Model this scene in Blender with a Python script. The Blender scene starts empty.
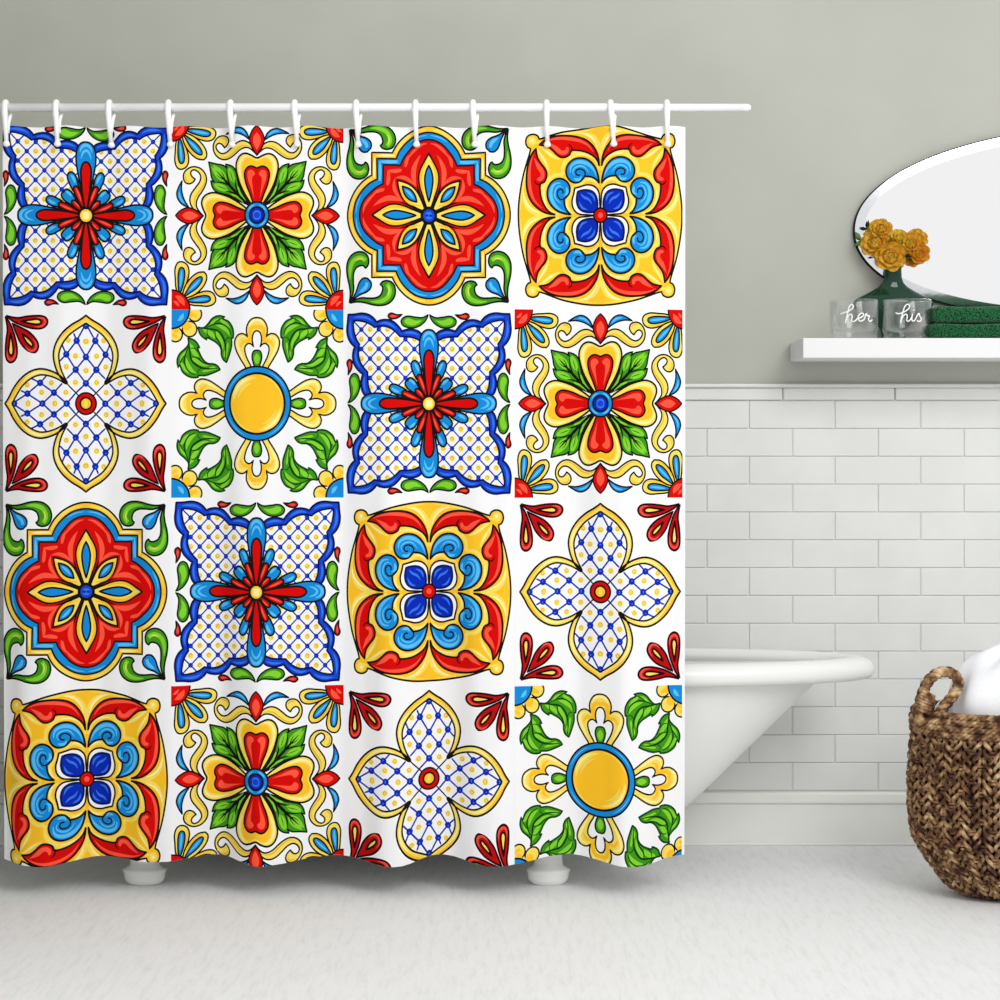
import bpy, bmesh, math, random
import numpy as np
from mathutils import Vector, Matrix
from mathutils.geometry import delaunay_2d_cdt

# ------------------------------------------------------------------ camera, world, light, exposure
SC = bpy.context.scene
COL = SC.collection
PI = math.pi
F_PX = 1910.0            # focal length in pixels of the 1000 px frame
HOR = 450.0              # row of the horizon
CAM_H = 1.165
CAM_Y = -5.0

cam_data = bpy.data.cameras.new('camera')
cam_data.sensor_width = 36.0
cam_data.lens = 36.0 * F_PX / 1000.0
cam_data.shift_y = -(500.0 - HOR) / 1000.0
cam_data.clip_start = 0.05
cam = bpy.data.objects.new('camera', cam_data)
cam.location = (0, CAM_Y, CAM_H)
cam.rotation_euler = (PI / 2, 0, 0)
COL.objects.link(cam)
SC.camera = cam

world = bpy.data.worlds.new('world')
SC.world = world
world.use_nodes = True
wbg = world.node_tree.nodes['Background']
wbg.inputs['Color'].default_value = (1.0, 1.0, 1.0, 1)
wbg.inputs['Strength'].default_value = 0.92


def area(name, loc, target, size, size_y, power, color):
    ld = bpy.data.lights.new(name, 'AREA')
    ld.shape = 'RECTANGLE'
    ld.size = size
    ld.size_y = size_y
    ld.energy = power
    ld.color = color
    o = bpy.data.objects.new(name, ld)
    o.location = loc
    d = Vector(target) - Vector(loc)
    o.rotation_euler = d.to_track_quat('-Z', 'Y').to_euler()
    COL.objects.link(o)
    return o


area('window_light', (2.3, -4.1, 3.9), (0.2, 0.5, 0.8), 2.3, 2.3, 122, (1.0, 0.992, 0.98))

SC.view_settings.view_transform = 'Standard'
SC.view_settings.look = 'None'
SC.view_settings.exposure = 0.0
SC.view_settings.gamma = 1.0
SC.view_settings.use_curve_mapping = False


def at(px, py, y):
    """point of the place at depth y that the photograph shows at px, py"""
    d = y - CAM_Y
    return Vector(((px - 500.0) * d / F_PX, y, CAM_H + (HOR - py) * d / F_PX))


# ------------------------------------------------------------------ helpers
def s2l(c):
    c = c / 255.0
    return c / 12.92 if c <= 0.04045 else ((c + 0.055) / 1.055) ** 2.4


def lin(rgb):
    return (s2l(rgb[0]), s2l(rgb[1]), s2l(rgb[2]), 1.0)


def mat(name, rgb, rough=0.5, metal=0.0, trans=0.0, ior=1.45, sheen=0.0, coat=0.0, spec=0.5):
    m = bpy.data.materials.new(name)
    m.use_nodes = True
    b = m.node_tree.nodes['Principled BSDF']
    b.inputs['Base Color'].default_value = lin(rgb)
    b.inputs['Roughness'].default_value = rough
    b.inputs['Metallic'].default_value = metal
    b.inputs['Transmission Weight'].default_value = trans
    b.inputs['IOR'].default_value = ior
    b.inputs['Sheen Weight'].default_value = sheen
    b.inputs['Coat Weight'].default_value = coat
    b.inputs['Specular IOR Level'].default_value = spec
    return m


def noise_mix(m, rgb2, scale=8.0, lo=0.4, hi=0.6, detail=4.0, stretch=(1, 1, 1), bump=0.0, bscale=None, bdist=0.002):
    """second colour blended in by noise in object space, and a bump from noise"""
    nt = m.node_tree
    b = nt.nodes['Principled BSDF']
    tc = nt.nodes.new('ShaderNodeTexCoord')
    mp = nt.nodes.new('ShaderNodeMapping')
    mp.inputs['Scale'].default_value = stretch
    nt.links.new(tc.outputs['Object'], mp.inputs['Vector'])
    n = nt.nodes.new('ShaderNodeTexNoise')
    n.inputs['Scale'].default_value = scale
    n.inputs['Detail'].default_value = detail
    nt.links.new(mp.outputs['Vector'], n.inputs['Vector'])
    r = nt.nodes.new('ShaderNodeValToRGB')
    r.color_ramp.elements[0].position = lo
    r.color_ramp.elements[1].position = hi
    r.color_ramp.elements[0].color = b.inputs['Base Color'].default_value
    r.color_ramp.elements[1].color = lin(rgb2)
    nt.links.new(n.outputs['Fac'], r.inputs['Fac'])
    nt.links.new(r.outputs['Color'], b.inputs['Base Color'])
    if bump > 0:
        n2 = nt.nodes.new('ShaderNodeTexNoise')
        n2.inputs['Scale'].default_value = bscale or scale * 4
        n2.inputs['Detail'].default_value = 5
        nt.links.new(mp.outputs['Vector'], n2.inputs['Vector'])
        bp = nt.nodes.new('ShaderNodeBump')
        bp.inputs['Strength'].default_value = bump
        bp.inputs['Distance'].default_value = bdist
        nt.links.new(n2.outputs['Fac'], bp.inputs['Height'])
        nt.links.new(bp.outputs['Normal'], b.inputs['Normal'])
    return m


def tag(o, label=None, cat=None, group=None, kind=None):
    if label:
        o['label'] = label
    if cat:
        o['category'] = cat
    if group:
        o['group'] = group
    if kind:
        o['kind'] = kind
    return o


def empty(name, loc=(0, 0, 0)):
    o = bpy.data.objects.new(name, None)
    o.empty_display_size = 0.05
    o.location = loc
    COL.objects.link(o)
    return o


def obj(name, bm, m, parent=None, smooth=True, loc=None):
    """bm is in world coordinates; the object's origin goes to loc (or the parent's place)"""
    me = bpy.data.meshes.new(name)
    bmesh.ops.recalc_face_normals(bm, faces=bm.faces)
    origin = Vector(loc) if loc is not None else Vector((0, 0, 0))
    if parent is not None and loc is None:
        p = parent
        while p is not None:
            origin += p.location
            p = p.parent
    bmesh.ops.translate(bm, verts=bm.verts, vec=-origin)
    bm.to_mesh(me)
    bm.free()
    if isinstance(m, (list, tuple)):
        for q in m:
            me.materials.append(q)
    else:
        me.materials.append(m)
    if smooth:
        for p in me.polygons:
            p.use_smooth = True
    o = bpy.data.objects.new(name, me)
    COL.objects.link(o)
    if parent is not None:
        o.parent = parent
    else:
        o.location = origin
    return o


def add_box(bm, x0, x1, y0, y1, z0, z1, bev=0.0, seg=2):
    r = bmesh.ops.create_cube(bm, size=1.0)
    vs = r['verts']
    bmesh.ops.scale(bm, vec=(x1 - x0, y1 - y0, z1 - z0), verts=vs)
    bmesh.ops.translate(bm, vec=((x0 + x1) / 2, (y0 + y1) / 2, (z0 + z1) / 2), verts=vs)
    if bev > 0:
        es = list({e for v in vs for e in v.link_edges})
        bmesh.ops.bevel(bm, geom=es, offset=bev, segments=seg, affect='EDGES', profile=0.5)


def rings(bm, ring_list, closed=True, cap0=False, cap1=False):
    """skin a list of rings of points"""
    rs = [[bm.verts.new(p) for p in r] for r in ring_list]
    n = len(rs[0])
    for a, b in zip(rs[:-1], rs[1:]):
        for i in range(n if closed else n - 1):
            j = (i + 1) % n
            bm.faces.new((a[i], a[j], b[j], b[i]))
    if cap0:
        bm.faces.new(list(reversed(rs[0])))
    if cap1:
        bm.faces.new(rs[-1])
    return rs


def add_lathe(bm, c, prof, n=48, sx=1.0, sy=1.0, cap0=True, cap1=True):
    rl = []
    for r, z in prof:
        rl.append([(c[0] + sx * r * math.cos(2 * PI * i / n), c[1] + sy * r * math.sin(2 * PI * i / n), c[2] + z) for i in range(n)])
    rings(bm, rl, True, cap0, cap1)


def add_tube(bm, pts, rad, n=10, caps=True, flat=1.0):
    pts = [Vector(p) for p in pts]
    if not hasattr(rad, '__len__'):
        rad = [rad] * len(pts)
    t = [(pts[min(i + 1, len(pts) - 1)] - pts[max(i - 1, 0)]).normalized() for i in range(len(pts))]
    up = Vector((0, 0, 1)) if abs(t[0].z) < 0.9 else Vector((1, 0, 0))
    nrm = (up - t[0] * up.dot(t[0])).normalized()
    rl = []
    for i, p in enumerate(pts):
        nrm = (nrm - t[i] * nrm.dot(t[i]))
        if nrm.length < 1e-6:
            nrm = t[i].orthogonal()
        nrm.normalize()
        bn = t[i].cross(nrm)
        rl.append([p + (nrm * math.cos(2 * PI * k / n) + bn * math.sin(2 * PI * k / n) * flat) * rad[i] for k in range(n)])
    rings(bm, rl, True, caps, caps)


def catmull(pts, closed=False, step=0.015):
    """spline through 2-D points; a third member 1 marks a sharp corner"""
    P = [np.array(p[:2], float) for p in pts]
    C = [len(p) > 2 and p[2] == 1 for p in pts]
    n = len(P)
    out = []
    corners = []
    segs = n if closed else n - 1
    for i in range(segs):
        p1, p2 = P[i], P[(i + 1) % n]
        if C[i] or (not closed and i == 0):
            p0 = None
        else:
            p0 = P[(i - 1) % n]
        if C[(i + 1) % n] or (not closed and i == segs - 1):
            p3 = None
        else:
            p3 = P[(i + 2) % n]
        d = np.linalg.norm(p2 - p1)
        t1 = None
        if p0 is not None:
            v = p2 - p0
            l = np.linalg.norm(v) + 1e-9
            t1 = v / l * d
        if p3 is not None:
            v = p3 - p1
            l = np.linalg.norm(v) + 1e-9
            t2 = v / l * d
        else:
            t2 = None
        if t1 is None and t2 is None:
            t1 = t2 = p2 - p1
        elif t1 is None:
            t1 = 1.5 * (p2 - p1) - 0.5 * t2
        elif t2 is None:
            t2 = 1.5 * (p2 - p1) - 0.5 * t1
        k = max(1, int(math.ceil(d / step)))
        if C[i]:
            corners.append(len(out))
        for a in range(k):
            s = a / k
            h00 = 2 * s**3 - 3 * s**2 + 1
            h10 = s**3 - 2 * s**2 + s
            h01 = -2 * s**3 + 3 * s**2
            h11 = s**3 - s**2
            out.append(h00 * p1 + h10 * t1 + h01 * p2 + h11 * t2)
    if not closed:
        out.append(P[-1])
    return np.array(out), corners


# ------------------------------------------------------------------ the printed pattern of the curtain
# Drawn shape by shape in tile coordinates (0..1 from a tile's centre to its edge); one planar
# subdivision per quarter tile turns the drawing into faces of the cloth's own mesh.
PAL = {
    'white': (236, 236, 238), 'ink': (22, 18, 16), 'navy': (12, 22, 84), 'wine': (34, 5, 8),
    'blue': (20, 66, 200), 'blue2': (52, 112, 228), 'royal': (10, 42, 172),
    'cyan': (22, 132, 206), 'cyan2': (86, 184, 240), 'red': (206, 10, 8), 'red2': (247, 84, 60),
    'crim': (178, 14, 16), 'crim2': (228, 74, 60), 'yel': (240, 212, 92), 'gold': (243, 187, 40), 'pale': (246, 232, 156),
    'grn': (60, 142, 26), 'grn2': (124, 200, 46), 'dgrn': (14, 58, 16), 'must': (222, 180, 58),
}
PNAMES = list(PAL)


def U(p):
    return (p[0] / 912.0, (1000.0 - p[1]) / 1000.0) + tuple(p[2:])


class Sheet:
    """painter's list for one quarter of a tile"""

    def __init__(self):
        self.items = []

    def _fill(self, poly, col, edge=True):
        self.items.append(('f', poly, PNAMES.index(col), edge, 0, []))

    def _stroke(self, line, closed, h, col, corners):
        h *= 1.3 if h < 0.009 else 1.12
        self.items.append(('s', line, PNAMES.index(col), closed, h, corners))

    def fill(self, col, pts, sym=True, ink='ink', w=0.0068):
        for sw in ((0, 1) if sym else (0,)):
            q = [U(p) for p in pts]
            if sw:
                q = [(p[1], p[0]) + tuple(p[2:]) for p in q]
            poly, cor = catmull(q, True)
            self._fill(poly, col, ink is None)
            if ink:
                self._stroke(poly, True, w, ink, cor)

    def axis(self, col, half, ink='ink', w=0.0068, tip=(1, 1)):
        """closed shape on the vertical axis given by its right half, and its copy on the other axis"""
        pts = list(half)
        pts[0] = (pts[0][0], pts[0][1], tip[0])
        pts[-1] = (pts[-1][0], pts[-1][1], tip[1])
        mir = [(-p[0],) + tuple(p[1:]) for p in reversed(pts[1:-1])]
        self.fill(col, pts + mir, True, ink, w)

    def diag(self, col, half, ink='ink', w=0.0068):
        """closed shape symmetric about the diagonal, given by one side, ends on the diagonal"""
        q = [U(p) for p in half]
        m = [(p[1], p[0]) + tuple(p[2:]) for p in reversed(q[1:-1])]
        poly, cor = catmull(q + m, True)
        self._fill(poly, col, ink is None)
        if ink:
            self._stroke(poly, True, w, ink, cor)

    def line(self, col, pts, w, sym=True):
        for sw in ((0, 1) if sym else (0,)):
            q = [U(p) for p in pts]
            if sw:
                q = [(p[1], p[0]) + tuple(p[2:]) for p in q]
            poly, cor = catmull(q, False)
            self._stroke(poly, False, w, col, cor + [0, len(poly) - 1])

    def taper(self, col, pts, w0, w1, w2, sym=True):
        """brush stroke: widths at start, middle and end"""
        for sw in ((0, 1) if sym else (0,)):
            q = [U(p) for p in pts]
            if sw:
                q = [(p[1], p[0]) + tuple(p[2:]) for p in q]
            c, _ = catmull(q, False)
            t = np.gradient(c, axis=0)
            t /= np.linalg.norm(t, axis=1)[:, None] + 1e-9
            nn = np.stack([-t[:, 1], t[:, 0]], 1)
            s = np.linspace(0, 1, len(c))
            w = np.where(s < 0.5, w0 + (w1 - w0) * np.sin(s * PI), w2 + (w1 - w2) * np.sin(s * PI))
            poly = np.concatenate([c + nn * w[:, None], (c - nn * w[:, None])[::-1]])
            self._fill(poly, col, True)

    def disc(self, col, cu, cv, r, ink='ink', w=0.0068, n=None, ru=None):
        n = n or max(8, int(2 * PI * r / 0.016))
        a = np.arange(n) * 2 * PI / n
        poly = np.stack([cu + (ru or r) * np.cos(a), cv + r * np.sin(a)], 1)
        self._fill(poly, col, ink is None)
        if ink:
            self._stroke(poly, True, w, ink, [])

    def arc(self, col, cu, cv, r, a0, a1, w):
        a = np.radians(np.linspace(a0, a1, max(4, int(abs(a1 - a0) / 5))))
        c = np.stack([cu + r * np.cos(a), cv + r * np.sin(a)], 1)
        s = np.linspace(0, 1, len(a))
        ww = w * np.sin(s * PI)
        d = np.stack([np.cos(a), np.sin(a)], 1)
        self._fill(np.concatenate([c + d * ww[:, None], (c - d * ww[:, None])[::-1]]), col, True)

    # ---- planar subdivision
    def build(self):
        V, E = [], []

        def chain(P, closed):
            b = len(V)
            V.extend([(float(p[0]), float(p[1])) for p in P])
            E.extend([(b + i, b + i + 1) for i in range(len(P) - 1)])
            if closed:
                E.append((b + len(P) - 1, b))
        us = sorted(set([round(i / 10, 4) for i in range(11)] + [0.963]))
        vs = sorted(set([round(i / 5, 4) for i in range(6)] + [0.95, 0.855]))
        for u in us:
            chain([(u, 0.0), (u, 1.0)], False)
        for v in vs:
            chain([(0.0, v), (1.0, v)], False)

        def near(P):
            return not (P[:, 0].max() < 0 or P[:, 1].max() < 0 or P[:, 0].min() > 1 or P[:, 1].min() > 1)
        for it in self.items:
            P = it[1]
            if not near(P):
                continue
            if it[0] == 'f':
                if it[3]:
                    chain(P, True)
            else:
                closed, h = it[3], it[4]
                if closed:
                    t = np.roll(P, -1, 0) - np.roll(P, 1, 0)
                else:
                    t = np.gradient(P, axis=0)
                t = t / (np.linalg.norm(t, axis=1)[:, None] + 1e-9)
                nn = np.stack([-t[:, 1], t[:, 0]], 1)
                # pull points that would fold back on the tight side are harmless: faces are classified by distance
                chain(P + nn * h, closed)
                chain(P - nn * h, closed)
                for c in it[5]:
                    a = np.arange(8) * PI / 4
                    chain(np.stack([P[c, 0] + h * np.cos(a), P[c, 1] + h * np.sin(a)], 1), True)
        rv, re, rf, _, _, _ = delaunay_2d_cdt([Vector(v) for v in V], E, [], 0, 1e-6, False)
        X = np.array([(v[0], v[1]) for v in rv])
        T = np.array([f for f in rf if len(f) == 3])
        c = X[T].mean(1)
        ar = np.abs(np.cross(X[T[:, 1]] - X[T[:, 0]], X[T[:, 2]] - X[T[:, 0]]))
        ok = (c[:, 0] > 0) & (c[:, 0] < 1) & (c[:, 1] > 0) & (c[:, 1] < 1) & (ar > 1e-10)
        T, c = T[ok], c[ok]
        colr = np.zeros(len(T), int)
        for it in self.items:
            P = it[1]
            h = it[4]
            m = np.where((c[:, 0] > P[:, 0].min() - h) & (c[:, 0] < P[:, 0].max() + h) &
                         (c[:, 1] > P[:, 1].min() - h) & (c[:, 1] < P[:, 1].max() + h))[0]
            if len(m) == 0:
                continue
            q = c[m]
            if it[0] == 'f':
                A, B = P, np.roll(P, -1, 0)
                wind = np.zeros(len(m), int)
                for a, b in zip(A, B):
                    cr = (b[0] - a[0]) * (q[:, 1] - a[1]) - (q[:, 0] - a[0]) * (b[1] - a[1])
                    wind += ((a[1] <= q[:, 1]) & (b[1] > q[:, 1]) & (cr > 0)).astype(int)
                    wind -= ((a[1] > q[:, 1]) & (b[1] <= q[:, 1]) & (cr < 0)).astype(int)
                colr[m[wind != 0]] = it[2]
            else:
                A = P if it[3] else P[:-1]
                B = np.roll(P, -1, 0) if it[3] else P[1:]
                best = np.full(len(m), 9.0)
                for a, b in zip(A, B):
                    d = b - a
                    L = d.dot(d) + 1e-12
                    s = np.clip(((q - a) @ d) / L, 0, 1)
                    pr = a + s[:, None] * d
                    best = np.minimum(best, ((q - pr)**2).sum(1))
                colr[m[best < h * h]] = it[2]
        used = np.unique(T)
        remap = np.zeros(len(X), int)
        remap[used] = np.arange(len(used))
        return X[used], remap[T], colr


def lattice_star():
    s = Sheet()
    k = 0.103
    o = 0.168
    for i in range(-2, 8):
        for j in range(-2, 8):
            if (i + j) % 2 == 0:
                for di, dj in ((1, 1), (1, -1)):
                    a = (o + k * i, o + k * j)
                    b = (o + k * (i + di), o + k * (j + dj))
                    s._stroke(np.array([a, b]), False, 0.0060, 'royal', [])
    for i in range(0, 8):
        for j in range(0, 8):
            u, v = o + k * i, o + k * j
            if (i + j) % 2 == 0:
                s.disc('royal', u, v, 0.028, None, n=8)
                s.disc('blue', u - 0.005, v + 0.005, 0.012, None, n=6)
            else:
                s.disc('pale', u, v, 0.037, None, n=10)
                s.disc('must', u, v, 0.026, None, n=10)
                s.disc('yel', u - 0.004, v + 0.006, 0.013, None, n=7)
    out = [(60, 290), (110, 232), (200, 212), (285, 232, 1), (318, 185), (380, 130), (450, 112), (515, 120), (552, 137, 1),
           (588, 92), (640, 57), (710, 42), (790, 50), (860, 52, 1)]
    inn = [(60, 350), (110, 322), (160, 300), (240, 290), (305, 288, 1), (345, 245), (400, 203), (460, 182), (525, 180), (575, 192, 1),
           (620, 158), (680, 132), (750, 118), (803, 119, 1)]
    qo = [U(p) for p in out]
    qi = [U(p) for p in inn]
    fo = qo + [(p[1], p[0]) + tuple(p[2:]) for p in reversed(qo[:-1])]
    fi = qi + [(p[1], p[0]) + tuple(p[2:]) for p in reversed(qi[:-1])]
    co, kc = catmull(fo, False)
    ci, ki = catmull(fi, False)
    s._fill(np.concatenate([co, [[1.4, -0.3], [1.4, 1.4], [-0.3, 1.4]]]), 'white', False)
    s._fill(np.concatenate([co, ci[::-1]]), 'blue', False)
    s.taper('blue2', [(110, 270), (180, 246), (262, 252)], 0.004, 0.012, 0.003)
    s.taper('blue2', [(345, 205), (400, 165), (460, 146), (520, 158)], 0.003, 0.013, 0.003)
    s.taper('blue2', [(600, 125), (660, 90), (730, 80), (800, 84)], 0.003, 0.014, 0.003)
    s._stroke(co, False, 0.0105, 'navy', kc)
    s._stroke(ci, False, 0.0095, 'navy', ki)
    # leaves and drops along the edges
    s.fill('grn', [(10, 55, 1), (70, 85), (150, 80), (230, 72), (280, 100), (292, 135), (268, 175), (200, 195), (130, 188), (60, 145), (20, 90)])
    s.fill('grn2', [(70, 112, 1), (150, 115), (215, 92), (255, 110), (250, 145), (190, 170), (130, 160)], ink=None)
    s.fill('crim', [(283, 55, 1), (340, 58), (400, 42), (430, 72), (405, 100), (345, 98), (310, 78)])
    s.fill('crim2', [(330, 72, 1), (385, 60), (408, 75), (380, 88)], ink=None)
    # cyan and red rays
    s.axis('cyan', [(0, 213), (45, 225), (82, 275), (98, 350), (98, 440), (80, 560), (55, 700), (30, 850), (0, 950)], tip=(0, 1), w=0.009)
    s.taper('cyan2', [(-62, 330), (-40, 270), (0, 246), (40, 270), (62, 330)], 0.002, 0.018, 0.002)
    s.taper('cyan2', [(-50, 400), (-25, 325), (0, 305), (30, 330), (50, 400)], 0.002, 0.014, 0.002)
    s.fill('cyan', [(78, 680), (92, 610), (122, 556), (155, 543), (182, 565), (185, 615), (160, 680), (125, 745), (60, 800)], w=0.009)
    s.taper('cyan2', [(110, 660), (130, 600), (152, 575)], 0.004, 0.016, 0.008)
    s.diag('cyan', [(60, 930, 1), (105, 830), (140, 762), (188, 726), (213, 731), (224, 754)], w=0.009)
    s.taper('cyan2', [(145, 800), (175, 765), (205, 750)], 0.004, 0.014, 0.006, False)
    s.fill('red', [(15, 940, 1), (40, 800), (80, 702), (108, 690), (126, 718), (105, 790), (60, 880)], w=0.009)
    s.taper('red2', [(50, 850), (75, 775), (100, 715)], 0.002, 0.010, 0.004)
    s.diag('red', [(30, 965, 1), (70, 885), (105, 846), (135, 842, 0), (141, 845)], w=0.009)
    s.taper('red2', [(65, 915), (95, 880), (122, 856)], 0.002, 0.008, 0.003, False)
    s.axis('red', [(0, 430), (32, 452), (52, 520), (48, 620), (38, 750), (20, 880), (0, 960)], tip=(0, 1), w=0.010)
    s.taper('red2', [(-6, 880), (-20, 700), (-24, 560), (-8, 480)], 0.001, 0.012, 0.004)
    s.disc('gold', 0, 0, 0.078, 'ink', 0.010)
    s.disc('yel', 0.0, 0.0, 0.052, None)
    s.disc('pale', 0.014, 0.018, 0.022, None)
    return s


def heart_leaf():
    s = Sheet()
    s.fill('yel', [(735, 62), (600, 42), (520, 40), (460, 70), (448, 120), (475, 175), (530, 198), (600, 190), (700, 145), (760, 120)])
    s.taper('gold', [(500, 170), (580, 175), (690, 138)], 0.002, 0.010, 0.004)
    s.fill('cyan', [(735, 85), (640, 75), (560, 78), (512, 95), (503, 118), (525, 145), (600, 148), (735, 108)])
    s.taper('cyan2', [(530, 115), (600, 110), (690, 98)], 0.006, 0.012, 0.004)
    s.diag('yel', [(800, 120, 1), (730, 135), (660, 170), (590, 235), (550, 305), (545, 365), (575, 404)])
    s.taper('gold', [(585, 385), (640, 375), (710, 305), (765, 225)], 0.004, 0.012, 0.006, False)
    s.diag('cyan', [(790, 130, 1), (720, 180), (650, 232), (600, 300), (596, 347)])
    s.taper('cyan2', [(620, 320), (670, 265), (735, 200)], 0.006, 0.012, 0.004, False)
    s.disc('red', 1.0, 1.0, 0.208)
    s.arc('red2', 1.0, 1.0, 0.15, 195, 255, 0.030)
    s.arc('red2', 1.0, 1.0, 0.09, 200, 260, 0.016)
    scr = [(0, 352, 1), (40, 280), (90, 230), (150, 210), (210, 225), (270, 272), (330, 322), (380, 335), (420, 312), (445, 265), (435, 232),
           (410, 220), (380, 235), (355, 272, 1), (320, 238), (308, 195), (325, 155), (370, 137), (420, 150), (460, 200), (475, 260),
           (460, 330), (410, 385), (350, 402), (290, 385), (230, 345), (180, 305), (130, 285), (80, 290), (30, 330), (0, 365, 1)]
    s.fill('yel', scr)
    s.taper('must', [(60, 280), (120, 262), (180, 272), (250, 330), (330, 378), (400, 360)], 0.002, 0.009, 0.002)
    s.taper('must', [(330, 195), (350, 165), (400, 165)], 0.006, 0.009, 0.003)
    s.fill('cyan', [(82, 198, 1), (105, 130), (150, 80), (210, 60), (270, 80), (335, 122, 1), (260, 115), (190, 130), (130, 160)])
    s.taper('cyan2', [(120, 145), (170, 100), (230, 90)], 0.004, 0.011, 0.004)
    s.axis('red', [(0, 48), (40, 90), (72, 160), (76, 200), (55, 275), (0, 360)])
    s.fill('red2', [(-25, 205), (0, 120, 1), (35, 170), (38, 230), (0, 310, 1), (-12, 260)], ink=None)
    # leaf
    half = [(70, 900, 1), (140, 790), (190, 690), (212, 600), (232, 520), (272, 475), (340, 452, 1), (328, 492, 1), (370, 462), (440, 447), (522, 428, 1)]
    s.diag('grn', half)
    s.fill('grn2', [(236, 660, 1), (238, 590), (262, 525), (306, 492), (312, 560), (285, 625)], ink=None)
    s.fill('grn2', [(330, 630, 1), (345, 560), (395, 500), (480, 455, 1), (450, 510), (400, 560)], ink=None)
    s.fill('grn2', [(110, 850, 1), (170, 770), (205, 690), (205, 740), (160, 810)], ink=None)
    s.taper('ink', [(85, 895), (170, 815), (250, 730), (350, 620), (440, 520)], 0.012, 0.016, 0.002, False)
    s.taper('ink', [(180, 810), (225, 700), (240, 620)], 0.008, 0.010, 0.001)
    s.taper('ink', [(285, 690), (320, 590), (328, 500)], 0.006, 0.008, 0.002)
    s.taper('dgrn', [(340, 630), (370, 560), (400, 520)], 0.004, 0.005, 0.001)
    s.taper('dgrn', [(255, 650), (275, 580), (290, 530)], 0.001, 0.004, 0.001)
    # petals
    s.axis('yel', [(0, 393), (60, 365), (120, 345), (172, 360), (210, 410), (225, 480), (213, 560), (180, 670), (120, 790), (60, 880), (0, 940)], tip=(0, 1), w=0.008)
    s.axis('gold', [(0, 425), (60, 398), (115, 400), (150, 450), (160, 530), (140, 640), (90, 770), (40, 880), (0, 940)], ink=None, tip=(0, 1))
    s.taper('pale', [(80, 372), (140, 385), (180, 440), (185, 540), (150, 650)], 0.002, 0.013, 0.003)
    s.taper('pale', [(-70, 400), (-120, 420), (-140, 500)], 0.002, 0.010, 0.003)
    s.axis('red', [(0, 500), (50, 482), (92, 490), (126, 532), (130, 590), (110, 680), (75, 770), (40, 870), (0, 950)], tip=(0, 1), w=0.008)
    s.fill('red2', [(60, 520), (98, 545), (95, 620), (60, 720), (30, 820, 1), (45, 700), (50, 600), (20, 560)], ink=None)
    s.taper('red2', [(-35, 840), (-80, 700), (-95, 600), (-80, 530)], 0.001, 0.010, 0.006)
    s.disc('cyan', 0, 0, 0.140, 'ink', 0.009)
    s.arc('cyan2', 0, 0, 0.115, 100, 350, 0.012)
    s.arc('cyan2', 0, 0, 0.112, 20, 80, 0.010)
    s.disc('royal', 0, 0, 0.086, 'ink', 0.009)
    s.disc('blue2', 0.004, 0.010, 0.042, None)
    s.disc('blue', 0.006, 0.002, 0.030, None)
    return s


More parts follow.
